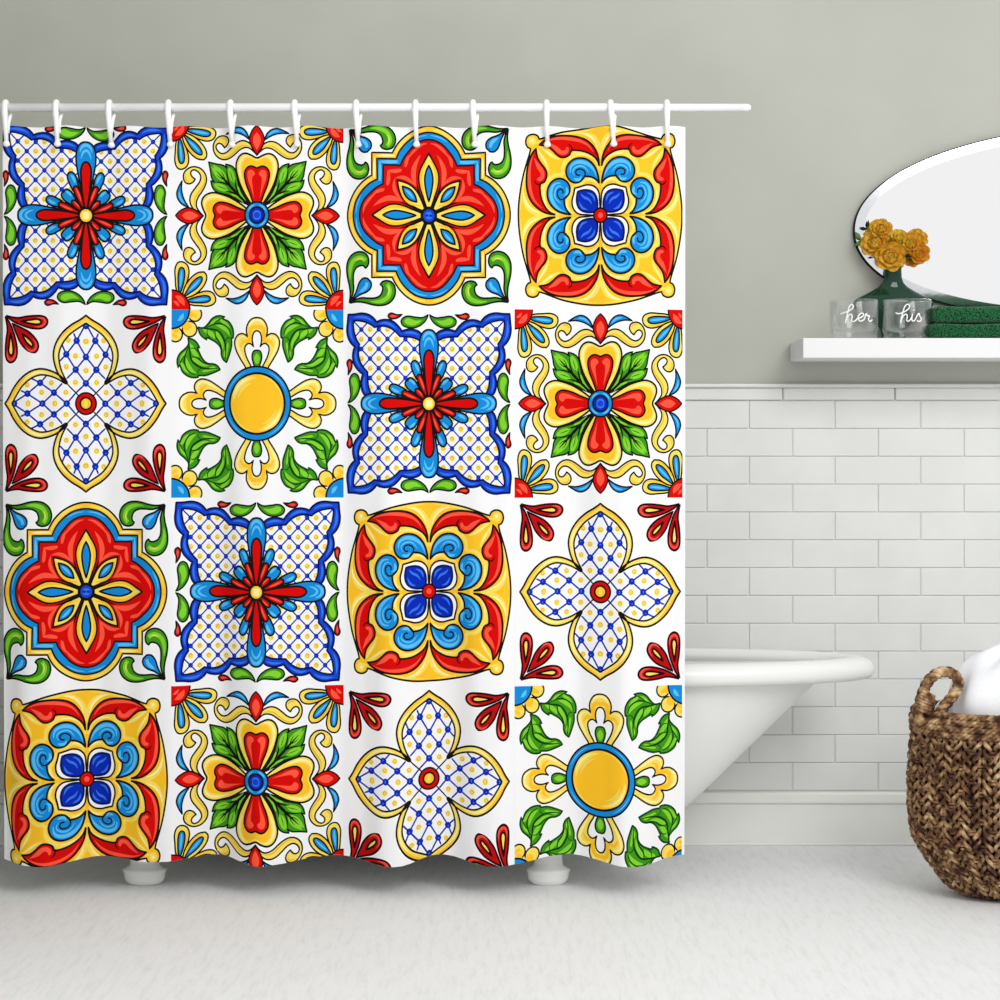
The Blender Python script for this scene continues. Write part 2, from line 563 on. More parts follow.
def quatrefoil():
    s = Sheet()

    def nest(col, arcpts, corner, w=0.0075):
        q = [U(p) for p in arcpts] + [U(corner)]
        half = q + [(p[1], p[0]) + tuple(p[2:]) for p in reversed(q[:-1])]
        # continue below and left of the axes so the outline is smooth where it crosses them
        low = [(p[0], -p[1]) + tuple(p[2:]) for p in reversed(half[:-1])]
        right = half + low
        left = [(-p[0], p[1]) + tuple(p[2:]) for p in reversed(right[1:-1])]
        poly, cor = catmull(right + left, True)
        s._fill(poly, col, False)
        return poly, cor, w
    a = nest('gold', [(0, 50), (80, 60), (165, 92), (250, 148), (320, 222), (362, 290), (385, 338, 1)], (603, 338, 1))
    s.taper('yel', [(40, 88), (140, 112), (240, 175), (315, 270), (350, 345)], 0.006, 0.018, 0.010)
    s.taper('pale', [(360, 368), (470, 368), (560, 372)], 0.008, 0.013, 0.002)
    s._stroke(a[0], True, a[2], 'ink', a[1])
    b = nest('cyan', [(0, 118), (70, 127), (150, 155), (235, 220), (300, 300), (330, 360), (345, 402, 1)], (550, 402, 1))
    s.taper('cyan2', [(330, 432), (420, 436), (520, 432)], 0.014, 0.018, 0.004)
    s.taper('cyan2', [(20, 150), (110, 165), (200, 215)], 0.002, 0.008, 0.002)
    s._stroke(b[0], True, b[2], 'ink', b[1])
    c = nest('red', [(0, 195), (70, 205), (150, 248), (220, 325), (270, 400), (300, 470, 1)], (482, 468, 1))
    s.taper('red2', [(20, 235), (90, 255), (165, 320), (215, 390)], 0.002, 0.016, 0.003)
    s.fill('red2', [(85, 352, 1), (150, 430), (186, 520), (180, 610), (132, 700, 1), (138, 600), (132, 500)], ink=None)
    s.fill('red2', [(195, 345, 1), (245, 400), (256, 485), (235, 480), (215, 410)], ink=None)
    s.fill('red2', [(285, 520), (330, 510), (435, 525, 1), (400, 550), (330, 550)], ink=None)
    s.fill('red2', [(140, 690, 1), (180, 630), (230, 590), (290, 580), (360, 608, 1), (280, 615), (210, 645)], ink=None)
    s._stroke(c[0], True, c[2], 'ink', c[1])
    s.taper('ink', [(20, 960), (90, 800), (130, 650)], 0.016, 0.014, 0.001)
    s.axis('yel', [(0, 340), (50, 430), (92, 520), (106, 600), (92, 700), (60, 810), (30, 900), (0, 970)], w=0.010)
    s.taper('gold', [(12, 400), (55, 480), (82, 570), (78, 680), (45, 810)], 0.003, 0.015, 0.003)
    s.axis('cyan', [(0, 468), (28, 530), (43, 610), (36, 700), (18, 790), (0, 850)], w=0.009)
    s.taper('cyan2', [(0, 520), (-14, 620), (-8, 740)], 0.002, 0.012, 0.002)
    s.diag('yel', [(30, 965, 1), (72, 850), (130, 738), (210, 668), (332, 630, 1)], w=0.010)
    s.taper('gold', [(90, 900), (200, 868), (270, 790), (305, 670)], 0.004, 0.016, 0.003, False)
    s.diag('cyan', [(128, 856, 1), (150, 780), (200, 722), (280, 693, 1)], w=0.008)
    s.taper('cyan2', [(160, 820), (205, 765), (250, 725)], 0.003, 0.014, 0.002, False)
    s.disc('blue', 0, 0, 0.082, 'ink', 0.014)
    s.disc('blue2', 0.01, 0.008, 0.03, None)
    s.disc('royal', 0.022, -0.006, 0.022, None)
    # corner sprigs
    s.fill('grn', [(838, 72, 1), (760, 82), (680, 72), (600, 50), (520, 40), (450, 50), (390, 90), (358, 150), (355, 220), (385, 280), (440, 302),
                   (490, 290), (512, 262, 1), (490, 240), (488, 200), (510, 150), (560, 122), (640, 118), (720, 122), (800, 96)], w=0.009)
    s.taper('grn2', [(440, 265), (410, 200), (440, 120), (520, 82), (620, 84)], 0.022, 0.024, 0.003)
    s.taper('yel', [(430, 245), (418, 195), (435, 140)], 0.002, 0.006, 0.002)
    s.diag('cyan', [(822, 92, 1), (740, 152), (655, 188), (613, 232), (612, 286), (640, 317)], w=0.009)
    s.taper('cyan2', [(655, 285), (670, 235), (740, 180)], 0.016, 0.020, 0.002, False)
    return s


def scroll_square():
    s = Sheet()
    half = [(0, 44), (120, 50), (260, 72), (400, 105), (520, 146), (610, 178), (650, 186, 1), (668, 150), (712, 130), (760, 140)]
    q = [U(p) for p in half]
    right = q + [(p[1], p[0]) + tuple(p[2:]) for p in reversed(q)]
    low = [(p[0], -p[1]) + tuple(p[2:]) for p in reversed(right[:-1])]
    right = right + low
    left = [(-p[0], p[1]) + tuple(p[2:]) for p in reversed(right[1:-1])]
    poly, cor = catmull(right + left, True)
    s._fill(poly, 'gold', False)
    s.disc('yel', 0.795, 0.80, 0.045, None)
    s.disc('pale', 0.79, 0.805, 0.02, None)
    s.taper('yel', [(8, 400), (20, 250), (75, 150), (160, 95)], 0.003, 0.022, 0.004)
    s.taper('pale', [(30, 300), (70, 190), (150, 120), (260, 100)], 0.002, 0.014, 0.002)
    s.taper('yel', [(40, 66), (200, 88), (380, 120), (560, 175)], 0.002, 0.012, 0.002)
    s.taper('yel', [(640, 215), (700, 230), (745, 250)], 0.01, 0.012, 0.004, False)
    s._stroke(poly, True, 0.0078, 'ink', cor)
    # soft yellow bands around the scrolls
    s.taper('yel', [(12, 520), (60, 400), (150, 340), (250, 335), (330, 385), (390, 455), (402, 540), (420, 585)], 0.012, 0.026, 0.012)
    s.taper('pale', [(90, 375), (170, 345), (250, 345)], 0.002, 0.008, 0.002)
    s.taper('yel', [(430, 400), (520, 360), (600, 290), (650, 262)], 0.006, 0.020, 0.010)
    s.taper('yel', [(20, 700), (60, 640), (130, 615), (220, 660), (290, 680)], 0.010, 0.020, 0.008)
    s.taper('pale', [(40, 650), (90, 615), (150, 615)], 0.002, 0.008, 0.002)
    s.taper('pale', [(470, 385), (560, 330), (640, 275)], 0.001, 0.007, 0.001)
    s.fill('red', [(14, 470, 1), (28, 360), (80, 255), (160, 178), (270, 142), (400, 142), (520, 165), (600, 205), (648, 250, 1),
                   (560, 268), (500, 312), (460, 350), (420, 374), (370, 372), (325, 345), (305, 302), (240, 298), (160, 315), (80, 360), (35, 410)], w=0.0085)
    s.taper('red2', [(75, 320), (140, 235), (240, 185), (380, 170), (500, 185), (590, 220)], 0.002, 0.018, 0.002)
    s.fill('red2', [(335, 280), (355, 262), (375, 298), (410, 302), (460, 262), (560, 226, 1), (500, 285), (445, 335), (385, 348), (345, 325)], ink=None)
    s.taper('wine', [(306, 312), (304, 262), (345, 228)], 0.007, 0.008, 0.001)
    s.fill('cyan', [(14, 655, 1), (25, 575), (60, 480), (130, 405), (220, 382), (300, 408), (350, 470), (362, 540), (335, 608), (280, 645),
                    (220, 638), (178, 600), (165, 580, 1), (100, 588), (50, 615)], w=0.0085)
    s.taper('cyan2', [(40, 590), (80, 500), (150, 440), (235, 425), (305, 465), (318, 540)], 0.002, 0.020, 0.004)
    s.taper('cyan2', [(200, 580), (225, 615), (280, 605)], 0.004, 0.016, 0.004)
    s.taper('cyan2', [(120, 545), (180, 475), (250, 478), (290, 520), (270, 570)], 0.002, 0.009, 0.002)
    s.line('ink', [(166, 580), (160, 540), (188, 508), (232, 502), (260, 528), (250, 562), (222, 566)], 0.0065)
    s.diag('white', [(0, 1004, 1), (8, 850), (20, 745), (70, 688), (140, 672), (210, 690), (270, 706, 1)], w=0.0075)
    s.diag('royal', [(40, 958, 1), (30, 880), (44, 800), (80, 748), (140, 726), (200, 730), (238, 742, 1)], 'navy', w=0.0085)
    s.taper('blue2', [(90, 880), (120, 830), (175, 800), (205, 765)], 0.002, 0.014, 0.003, False)
    s.taper('blue2', [(60, 850), (80, 790), (140, 755)], 0.002, 0.012, 0.002)
    s.disc('red', 0, 0, 0.076, 'ink', 0.009)
    s.disc('red2', 0.0, 0.0, 0.030, None)
    return s


def petal_lattice():
    s = Sheet()
    outer = [(0, 62), (60, 108), (150, 165), (240, 250), (308, 360), (335, 470), (322, 580), (280, 690), (205, 790), (120, 880), (0, 1000)]
    inner = [(0, 148), (80, 200), (170, 272), (240, 370), (275, 470), (270, 570), (242, 670), (195, 765), (120, 870), (0, 1000)]
    s.axis('yel', outer, ink=None)
    s.taper('gold', [(0, 80), (80, 140), (180, 215), (270, 330)], 0.010, 0.014, 0.003)
    s.taper('gold', [(-30, 110), (-110, 165), (-200, 240), (-270, 350)], 0.006, 0.010, 0.003)
    s.taper('pale', [(200, 260), (275, 370), (303, 480), (280, 600)], 0.002, 0.011, 0.002)
    s.axis('white', inner, ink=None)
    # quarter-lattice in each petal, cut to the petal by the order of painting
    nodes = [(0, 175), (95, 332), (0, 505), (200, 478), (105, 640), (0, 785)]
    lines = [[(0, 150), (95, 332), (200, 478), (262, 545)], [(0, 505), (95, 332), (122, 262)], [(0, 505), (105, 640), (190, 730)],
             [(105, 640), (200, 478), (238, 390)], [(0, 785), (105, 640)], [(0, 785), (95, 878)]]
    for l in lines:
        for a, b in zip(l[:-1], l[1:]):
            for sw in (0, 1):
                qa, qb = U(a), U(b)
                if sw:
                    qa, qb = qa[::-1], qb[::-1]
                s._stroke(np.array([qa, qb]), False, 0.0072, 'royal', [])
    for p in [(5, 340), (180, 328), (108, 495), (200, 610), (2, 650), (108, 775)]:
        u, v = U(p)
        for a, b in ((u, v), (v, u)):
            s.disc('pale', a, b, 0.038, None, n=10)
            s.disc('must', a, b, 0.026, None, n=10)
            s.disc('yel', a - 0.002, b + 0.003, 0.013, None, n=7)
    for p in nodes:
        u, v = U(p)
        for a, b in ((u, v), (v, u)):
            s.disc('royal', a, b, 0.037, None, n=14)
            s.disc('blue2', a + 0.004, b + 0.008, 0.009, None, n=7)
    for pts, w in ((outer, 0.0082), (inner, 0.0072)):
        q = [(p[0], p[1]) for p in pts[:-2]]
        q[0] = q[0] + (1,)
        q = [(-60, 2 * 0 + pts[1][1])] + q
        for sw in (0, 1):
            uu = [U(p) for p in q]
            if sw:
                uu = [(p[1], p[0]) + tuple(p[2:]) for p in uu]
            c, cor = catmull(uu, False)
            s._stroke(c, False, w, 'ink', cor)
    s.taper('ink', [(222, 748), (180, 803), (112, 877), (45, 950)], 0.004, 0.008, 0.006, False)
    s.disc('red', 0, 0, 0.114, 'ink', 0.009)
    s.disc('gold', 0, 0, 0.064, 'ink', 0.008)
    s.disc('yel', -0.01, 0.012, 0.032, None)
    s.fill('crim', [(838, 68, 1), (720, 90), (620, 76), (520, 68), (440, 76), (400, 112), (405, 160), (450, 198), (530, 206), (620, 188), (720, 150), (790, 112)], ink='wine', w=0.0095)
    s.taper('crim2', [(520, 90), (445, 98), (425, 135), (460, 178), (540, 186)], 0.001, 0.014, 0.001)
    s.fill('yel', [(680, 128, 1), (560, 110), (500, 106), (468, 130), (485, 156), (560, 155)], ink='wine', w=0.0085)
    s.diag('crim', [(775, 150, 1), (680, 195), (590, 245), (520, 320), (495, 390), (520, 452)], ink='wine', w=0.0095)
    s.taper('crim2', [(560, 310), (520, 370), (530, 425), (580, 440), (640, 390)], 0.001, 0.013, 0.001, False)
    s.diag('yel', [(668, 262, 1), (600, 312), (556, 365), (562, 398)], ink='wine', w=0.0085)
    return s


def sun_disc(lit):
    s = Sheet()
    # corner flower
    for cu, cv in ((0.735, 0.955), (0.955, 0.735)):
        s.disc('yel', cu, cv, 0.078)
        s.taper('gold', [((cu - 0.02) * 912, (1 - cv) * 1000 + 30), ((cu + 0.05) * 912, (1 - cv) * 1000 - 10)], 0.014, 0.02, 0.01, False)
    s.disc('yel', 0.795, 0.795, 0.082)
    s.disc('gold', 0.83, 0.83, 0.05, None)
    for cu, cv in ((0.79, 0.95), (0.95, 0.79)):
        s.disc('gold', cu, cv, 0.04, None)
    s.disc('cyan', 1.0, 1.0, 0.202, 'ink', 0.009)
    s.arc('cyan2', 1.0, 1.0, 0.14, 195, 240, 0.022)
    # leaf
    s.fill('grn', [(330, 560, 1), (300, 480), (275, 390), (272, 300), (258, 302, 1), (254, 240), (270, 180), (310, 125), (372, 92), (352, 76, 1), (420, 65), (482, 92),
                   (530, 150), (575, 190), (636, 186, 1), (620, 250), (590, 288), (545, 318, 1), (548, 296), (480, 325), (420, 368), (390, 420), (386, 480), (368, 528)],
           ink='dgrn', w=0.0075)
    s.fill('grn2', [(335, 520, 1), (315, 430), (312, 350), (335, 400), (362, 480)], ink=None)
    s.fill('grn2', [(372, 440, 1), (362, 360), (395, 280), (440, 225), (445, 265), (410, 330), (385, 380)], ink=None)
    s.fill('grn2', [(455, 315, 1), (465, 255), (520, 215), (590, 205, 1), (560, 245), (500, 285)], ink=None)
    s.fill('grn2', [(295, 285, 1), (310, 215), (370, 165), (450, 165, 1), (390, 200), (330, 245)], ink=None)
    s.fill('grn2', [(290, 200, 1), (330, 135), (400, 110), (330, 170)], ink=None)
    s.fill('grn2', [(410, 95, 1), (470, 110), (520, 175, 1), (460, 150)], ink=None)
    s.taper('dgrn', [(632, 190), (520, 205), (425, 225), (365, 300), (340, 400), (345, 530)], 0.006, 0.011, 0.004)
    s.taper('dgrn', [(560, 198), (470, 155), (400, 145), (320, 190), (280, 270)], 0.004, 0.008, 0.003)
    s.taper('dgrn', [(470, 150), (420, 110), (372, 92)], 0.004, 0.006, 0.003)
    s.taper('dgrn', [(350, 350), (320, 300), (285, 300)], 0.003, 0.005, 0.002)
    s.taper('dgrn', [(450, 220), (450, 280), (400, 360), (375, 440)], 0.004, 0.008, 0.003)
    s.taper('dgrn', [(530, 205), (540, 250), (490, 320)], 0.002, 0.006, 0.003)
    # fleur on the axis
    out = [(0, 88), (60, 105), (102, 165), (112, 230), (98, 292, 1), (150, 258), (208, 275), (240, 340), (225, 430), (180, 520), (125, 610), (100, 660)]
    inn = [(0, 228), (35, 250), (50, 320), (36, 395, 1), (80, 362), (120, 385), (130, 430), (110, 510), (65, 600), (40, 660)]
    s.axis('yel', out, tip=(0, 0))
    s.taper('gold', [(0, 190), (60, 200), (75, 280), (82, 340), (140, 340), (175, 400)], 0.020, 0.024, 0.008)
    s.taper('pale', [(130, 290), (190, 305), (212, 360), (185, 450), (130, 560)], 0.003, 0.014, 0.003)
    s.taper('pale', [(0, 115), (50, 130), (82, 190)], 0.012, 0.012, 0.002)
    s.axis('white', inn, tip=(0, 0))
    s.axis('grn', [(0, 435), (36, 446), (52, 500), (42, 560), (18, 620), (0, 640)], tip=(0, 0))
    s.taper('grn2', [(0, 470), (14, 520), (4, 580)], 0.006, 0.018, 0.004)
    s.disc('cyan', 0, 0, 0.393, 'ink', 0.009)
    s.arc('cyan2', 0, 0, 0.362, 20, 70, 0.006)
    s.disc('gold', 0, 0, 0.322, 'ink', 0.011)
    if lit:
        s.arc('yel', 0, 0, 0.280, 1, 89, 0.036)
        s.arc('yel', 0, 0, 0.228, 12, 78, 0.012)
        s.arc('pale', 0, 0, 0.285, 15, 75, 0.014)
    else:
        s.arc('yel', 0, 0, 0.298, 4, 86, 0.008)
    return s


# ------------------------------------------------------------------ materials
M = {}
M['wall'] = noise_mix(mat('wall_paint', (180, 181, 172), 0.9, spec=0.15), (175, 176, 167), 3.0, 0.35, 0.65, bump=0.05, bscale=220, bdist=0.001)
M['tile'] = noise_mix(mat('glazed_tile', (222, 223, 220), 0.35, spec=0.3), (218, 219, 216), 6.0, 0.4, 0.6, bump=0.06, bscale=14, bdist=0.004)
M['grout'] = mat('grout', (226, 227, 223), 0.9, spec=0.1)
M['board'] = noise_mix(mat('painted_board', (236, 237, 231), 0.5, spec=0.3), (232, 233, 227), 5.0, 0.4, 0.6)
M['porc'] = mat('white_enamel', (230, 230, 227), 0.25, spec=0.35)
M['shelf'] = mat('white_lacquer', (228, 228, 228), 0.5, spec=0.2)
M['plastic'] = mat('white_plastic', (244, 244, 244), 0.35)
M['rod'] = mat('white_coated_metal', (236, 236, 238), 0.3)
M['mirror'] = mat('mirror_glass', (250, 250, 250), 0.01, metal=1.0)
M['bevel'] = mat('mirror_bevel', (226, 228, 232), 0.12, metal=1.0)
M['darkedge'] = mat('mirror_dark_edge', (14, 15, 14), 0.5, spec=0.1)


def thin_glass():
    m = bpy.data.materials.new('clear_glass')
    m.use_nodes = True
    nt = m.node_tree
    nt.nodes.clear()
    out = nt.nodes.new('ShaderNodeOutputMaterial')
    tr = nt.nodes.new('ShaderNodeBsdfTransparent')
    tr.inputs['Color'].default_value = (0.975, 0.985, 0.98, 1)
    gl = nt.nodes.new('ShaderNodeBsdfGlossy')
    gl.inputs['Roughness'].default_value = 0.14
    gl.inputs['Color'].default_value = (0.95, 0.96, 0.96, 1)
    lw = nt.nodes.new('ShaderNodeLayerWeight')
    lw.inputs['Blend'].default_value = 0.3
    mp = nt.nodes.new('ShaderNodeMapRange')
    mp.inputs['To Min'].default_value = 0.02
    mp.inputs['To Max'].default_value = 0.6
    mx = nt.nodes.new('ShaderNodeMixShader')
    nt.links.new(lw.outputs['Facing'], mp.inputs['Value'])
    nt.links.new(mp.outputs['Result'], mx.inputs['Fac'])
    nt.links.new(tr.outputs[0], mx.inputs[1])
    nt.links.new(gl.outputs[0], mx.inputs[2])
    nt.links.new(mx.outputs[0], out.inputs['Surface'])
    return m


M['glass'] = thin_glass()
M['etch'] = mat('etched_lettering', (250, 250, 250), 0.6)
M['greenglass'] = mat('dark_green_glass', (0, 52, 33), 0.05, spec=0.45)
M['cloth'] = noise_mix(mat('white_terry', (236, 236, 238), 0.95, sheen=0.3, spec=0.1), (228, 229, 232), 12, 0.4, 0.6, bump=0.3, bscale=160, bdist=0.002)
M['stem'] = noise_mix(mat('stem_green', (92, 128, 50), 0.6), (58, 96, 34), 60)
M['leafp'] = noise_mix(mat('pale_leaf', (150, 176, 96), 0.6), (96, 140, 60), 50)
M['leafd'] = mat('dark_leaf', (24, 62, 26), 0.5)


def floor_material():
    m = mat('whitewashed_floor', (234, 235, 235), 0.6, spec=0.2)
    nt = m.node_tree
    b = nt.nodes['Principled BSDF']
    tc = nt.nodes.new('ShaderNodeTexCoord')
    mp = nt.nodes.new('ShaderNodeMapping')
    mp.inputs['Scale'].default_value = (26, 3.4, 1)
    mp.inputs['Rotation'].default_value = (0, 0, 0.12)
    nt.links.new(tc.outputs['Object'], mp.inputs['Vector'])
    n = nt.nodes.new('ShaderNodeTexNoise')
    n.inputs['Scale'].default_value = 2.4
    n.inputs['Detail'].default_value = 9
    n.inputs['Roughness'].default_value = 0.72
    nt.links.new(mp.outputs['Vector'], n.inputs['Vector'])
    r = nt.nodes.new('ShaderNodeValToRGB')
    r.color_ramp.elements[0].position = 0.33
    r.color_ramp.elements[0].color = lin((222, 223, 222))
    r.color_ramp.elements[1].position = 0.52
    r.color_ramp.elements[1].color = lin((233, 234, 234))
    nt.links.new(n.outputs['Fac'], r.inputs['Fac'])
    n2 = nt.nodes.new('ShaderNodeTexNoise')
    n2.inputs['Scale'].default_value = 60
    n2.inputs['Detail'].default_value = 6
    nt.links.new(tc.outputs['Object'], n2.inputs['Vector'])
    mx = nt.nodes.new('ShaderNodeMath')
    mx.operation = 'ADD'
    nt.links.new(n.outputs['Fac'], mx.inputs[0])
    nt.links.new(n2.outputs['Fac'], mx.inputs[1])
    bp = nt.nodes.new('ShaderNodeBump')
    bp.inputs['Strength'].default_value = 0.35
    bp.inputs['Distance'].default_value = 0.004
    nt.links.new(mx.outputs[0], bp.inputs['Height'])
    nt.links.new(bp.outputs['Normal'], b.inputs['Normal'])
    nt.links.new(r.outputs['Color'], b.inputs['Base Color'])
    return m


def wicker_material():
    m = mat('water_hyacinth', (150, 112, 72), 0.75, spec=0.25)
    nt = m.node_tree
    b = nt.nodes['Principled BSDF']
    tc = nt.nodes.new('ShaderNodeTexCoord')
    n = nt.nodes.new('ShaderNodeTexNoise')
    n.inputs['Scale'].default_value = 42
    n.inputs['Detail'].default_value = 6
    nt.links.new(tc.outputs['Object'], n.inputs['Vector'])
    r = nt.nodes.new('ShaderNodeValToRGB')
    e = r.color_ramp.elements
    e[0].position = 0.30
    e[0].color = lin((40, 24, 18))
    e[1].position = 0.72
    e[1].color = lin((214, 188, 144))
    k = e.new(0.44)
    k.color = lin((92, 60, 42))
    k = e.new(0.56)
    k.color = lin((154, 120, 84))
    nt.links.new(n.outputs['Fac'], r.inputs['Fac'])
    nt.links.new(r.outputs['Color'], b.inputs['Base Color'])
    w = nt.nodes.new('ShaderNodeTexNoise')
    w.inputs['Scale'].default_value = 260
    nt.links.new(tc.outputs['Object'], w.inputs['Vector'])
    bp = nt.nodes.new('ShaderNodeBump')
    bp.inputs['Strength'].default_value = 0.6
    bp.inputs['Distance'].default_value = 0.002
    nt.links.new(w.outputs['Fac'], bp.inputs['Height'])
    nt.links.new(bp.outputs['Normal'], b.inputs['Normal'])
    return m


M['floor'] = floor_material()
M['wicker'] = wicker_material()
M['wickdark'] = mat('wicker_inside', (48, 30, 20), 0.9)

# ------------------------------------------------------------------ the room
WALL_Y = CAM_H * F_PX / (844.0 - HOR) + CAM_Y          # 0.648
LEFT_X = -1.56
RIGHT_X = 2.6
PXW = (WALL_Y - CAM_Y) / F_PX                           # metres per pixel on the back wall


def wx(px):
    return (px - 500.0) * PXW


def wz(py):
    return CAM_H + (HOR - py) * PXW


bm = bmesh.new()
add_box(bm, LEFT_X - 0.1, RIGHT_X, -6.5, WALL_Y + 0.1, -0.08, 0.0)
tag(obj('floor', bm, M['floor'], smooth=False), kind='structure')
bm = bmesh.new()
add_box(bm, LEFT_X - 0.1, RIGHT_X, WALL_Y, WALL_Y + 0.1, 0.0, 3.1)
tag(obj('wall_back', bm, M['wall'], smooth=False), kind='structure')
bm = bmesh.new()
add_box(bm, LEFT_X - 0.1, LEFT_X, -0.9, WALL_Y, 0.0, 3.1)
tag(obj('wall_left', bm, M['wall'], smooth=False), kind='structure')

# tiled wainscot: grout bed, then one box per tile inside one mesh
ROW0, ROWP, TW = 400.7, 27.8, 85.6
bm = bmesh.new()
add_box(bm, LEFT_X, RIGHT_X, WALL_Y - 0.006, WALL_Y, 0.0, wz(384.5))
tag(obj('trim_1', bm, M['grout'], smooth=False), kind='structure')
bm = bmesh.new()
for r in range(14):
    z1 = wz(ROW0 + ROWP * r) - 0.0007
    z0 = wz(ROW0 + ROWP * (r + 1)) + 0.0007
    start = (748.5 if r % 2 == 0 else 706.2)
    k0 = -int((start - 500 + 560) / TW) - 1
    k = k0
    while True:
        xa = wx(start + TW * k) + 0.0018
        xb = wx(start + TW * (k + 1)) - 0.0018
        k += 1
        if xb < LEFT_X:
            continue
        if xa > RIGHT_X:
            break
        add_box(bm, max(xa, LEFT_X), min(xb, RIGHT_X), WALL_Y - 0.0105, WALL_Y - 0.003, z0, z1, 0.0022, 2)
tag(obj('trim_2', bm, M['tile'], smooth=False), kind='structure')
# cap course with a rounded nose
bm = bmesh.new()
k = -12
while wx(782 + 112 * k) < RIGHT_X:
    xa, xb = wx(782 + 112 * k) + 0.0015, wx(782 + 112 * (k + 1)) - 0.0015
    k += 1
    if xb < LEFT_X:
        continue
    add_box(bm, max(xa, LEFT_X), min(xb, RIGHT_X), WALL_Y - 0.016, WALL_Y - 0.003, wz(400.2), wz(388.0), 0.004, 2)
add_box(bm, LEFT_X, RIGHT_X, WALL_Y - 0.024, WALL_Y - 0.001, wz(388.0), wz(384.0), 0.005, 3)
tag(obj('trim_3', bm, M['tile'], smooth=False), kind='structure')
# baseboard with its cap moulding
bm = bmesh.new()
add_box(bm, LEFT_X, RIGHT_X, WALL_Y - 0.020, WALL_Y - 0.001, 0.0, wz(802.5), 0.002, 1)
add_box(bm, LEFT_X, RIGHT_X, WALL_Y - 0.028, WALL_Y - 0.001, wz(802.5), wz(791.0), 0.007, 3)
add_box(bm, LEFT_X, RIGHT_X, WALL_Y - 0.028, WALL_Y - 0.001, 0.0, wz(841.0), 0.003, 2)
tag(obj('baseboard_back', bm, M['board'], smooth=False), kind='structure')

# ------------------------------------------------------------------ the shower curtain
PX = 5.0 / F_PX
CUR_Y = 0.0
FOLDS = [(-60, -1), (-20, -0.6), (45, 1.0), (103, -0.8), (150, 0.35), (215, -0.9), (262, 0.9), (335, -0.9), (393, 1.0), (440, -0.9), (497, 1.0),
         (566, -1.0), (632, 1.0), (690, -1.0), (740, 0)]
FX = np.array([f[0] for f in FOLDS], float)
FZ = np.array([f[1] for f in FOLDS], float)


def fold_wave(px):
    px = np.asarray(px, float)
    i = np.clip(np.searchsorted(FX, px) - 1, 0, len(FX) - 2)
    t = np.clip((px - FX[i]) / (FX[i + 1] - FX[i]), 0, 1)
    return FZ[i] + (FZ[i + 1] - FZ[i]) * (0.5 - 0.5 * np.cos(PI * t))


def cloth_y(px, py):
    """depth of the cloth at a place given in sheet coordinates (px, py)"""
    s = np.clip((py - 126.0) / 734.0, 0, 1)
    amp = 0.009 + 0.011 * s + 0.018 * s**3
    fine = 0.0062 * np.sin(px * 0.085 + 1.3 * np.sin(py * 0.006)) + 0.0022 * np.sin(px * 0.21 + py * 0.004)
    gather = 0.006 * np.exp(-(py - 126.0) / 60.0) * np.cos((px - 6.6) * 2 * PI / 60.5)
    return CUR_Y - amp * fold_wave(px) - fine * (0.35 + 0.65 * s) - gather


def cloth_drop(px, py):
    """the hem hangs a little lower where a fold swings forward, and dips between the hooks at the top"""
    s = np.clip((py - 790.0) / 70.0, 0, 1)
    t = np.clip((170.0 - py) / 44.0, 0, 1)
    return 3.4 * fold_wave(px) * s * s * (3 - 2 * s) + t * t * (0.8 - 0.8 * np.cos((px - 6.6) * 2 * PI / 60.5))


def gx(px):
    return (np.asarray(px, float) - 500.0) * PX


def gz(py):
    return CAM_H + (HOR - np.asarray(py, float)) * PX


CX = [85.75, 257.25, 428.75, 600.3]
CY = [215.4, 403.6, 591.8, 780.0]
HU, HV = 85.75, 94.1
TOP, BOT, LEFT, RIGHT = CY[0] - 0.95 * HV, CY[3] + 0.855 * HV, CX[0] - 0.963 * HU, CX[3] + 0.963 * HU
KINDS = [['A', 'B', 'C', 'D'], ['E', 'F', 'A', 'B'], ['C', 'A', 'D', 'E'], ['D', 'B', 'E', 'F']]
SHEETS = {'A': lattice_star().build(), 'B': heart_leaf().build(), 'C': quatrefoil().build(), 'D': scroll_square().build(),
          'E': petal_lattice().build(), 'F': sun_disc(False).build(), 'G': sun_disc(True).build()}

cloth_mats = [mat('print_' + n, PAL[n], 0.8, spec=0.05, sheen=0.0) for n in PNAMES]
verts, tris, cols = [], [], []
off = 0
for r in range(4):
    for c in range(4):
        for su in (1, -1):
            for sv in (1, -1):
                kd = KINDS[r][c]
                if kd == 'F' and su * sv < 0:      # the disc's gleam sits upper left and lower right
                    kd = 'G'
                X, T, cc = SHEETS[kd]
                px = CX[c] + su * X[:, 0] * HU
                py = CY[r] - sv * X[:, 1] * HV
                m = px[T].mean(1)
                n = py[T].mean(1)
                ok = (m > LEFT) & (m < RIGHT) & (n > TOP) & (n < BOT)
                T2 = T[ok]
                if su * sv < 0:
                    T2 = T2[:, ::-1]
                used = np.unique(T2)
                rm = np.zeros(len(X), int)
                rm[used] = np.arange(len(used))
                verts.append(np.stack([px[used], py[used]], 1))
                tris.append(rm[T2] + off)
                cols.append(cc[ok])
                off += len(used)
P = np.concatenate(verts)
T = np.concatenate(tris)
K = np.concatenate(cols)
# white margins at the two sides, the back of the cloth and its four edges
WHITE = PNAMES.index('white')
extra_v, extra_q, back_flag = [], [], []


def strip(x0, x1):
    global off
    ys = [TOP] + [CY[r] - s * HV * j / 5 for r in range(4) for s, j in [(1, 5), (1, 4), (1, 3), (1, 2), (1, 1), (1, 0), (-1, 1), (-1, 2), (-1, 3), (-1, 4)]] + [BOT]
    ys = sorted(y for y in ys if TOP <= y <= BOT)
    for y in ys:
        extra_v.append((x0, y))
        extra_v.append((x1, y))
    for i in range(len(ys) - 1):
        a = off + 2 * i
        extra_q.append((a, a + 2, a + 3, a + 1))
    off += 2 * len(ys)


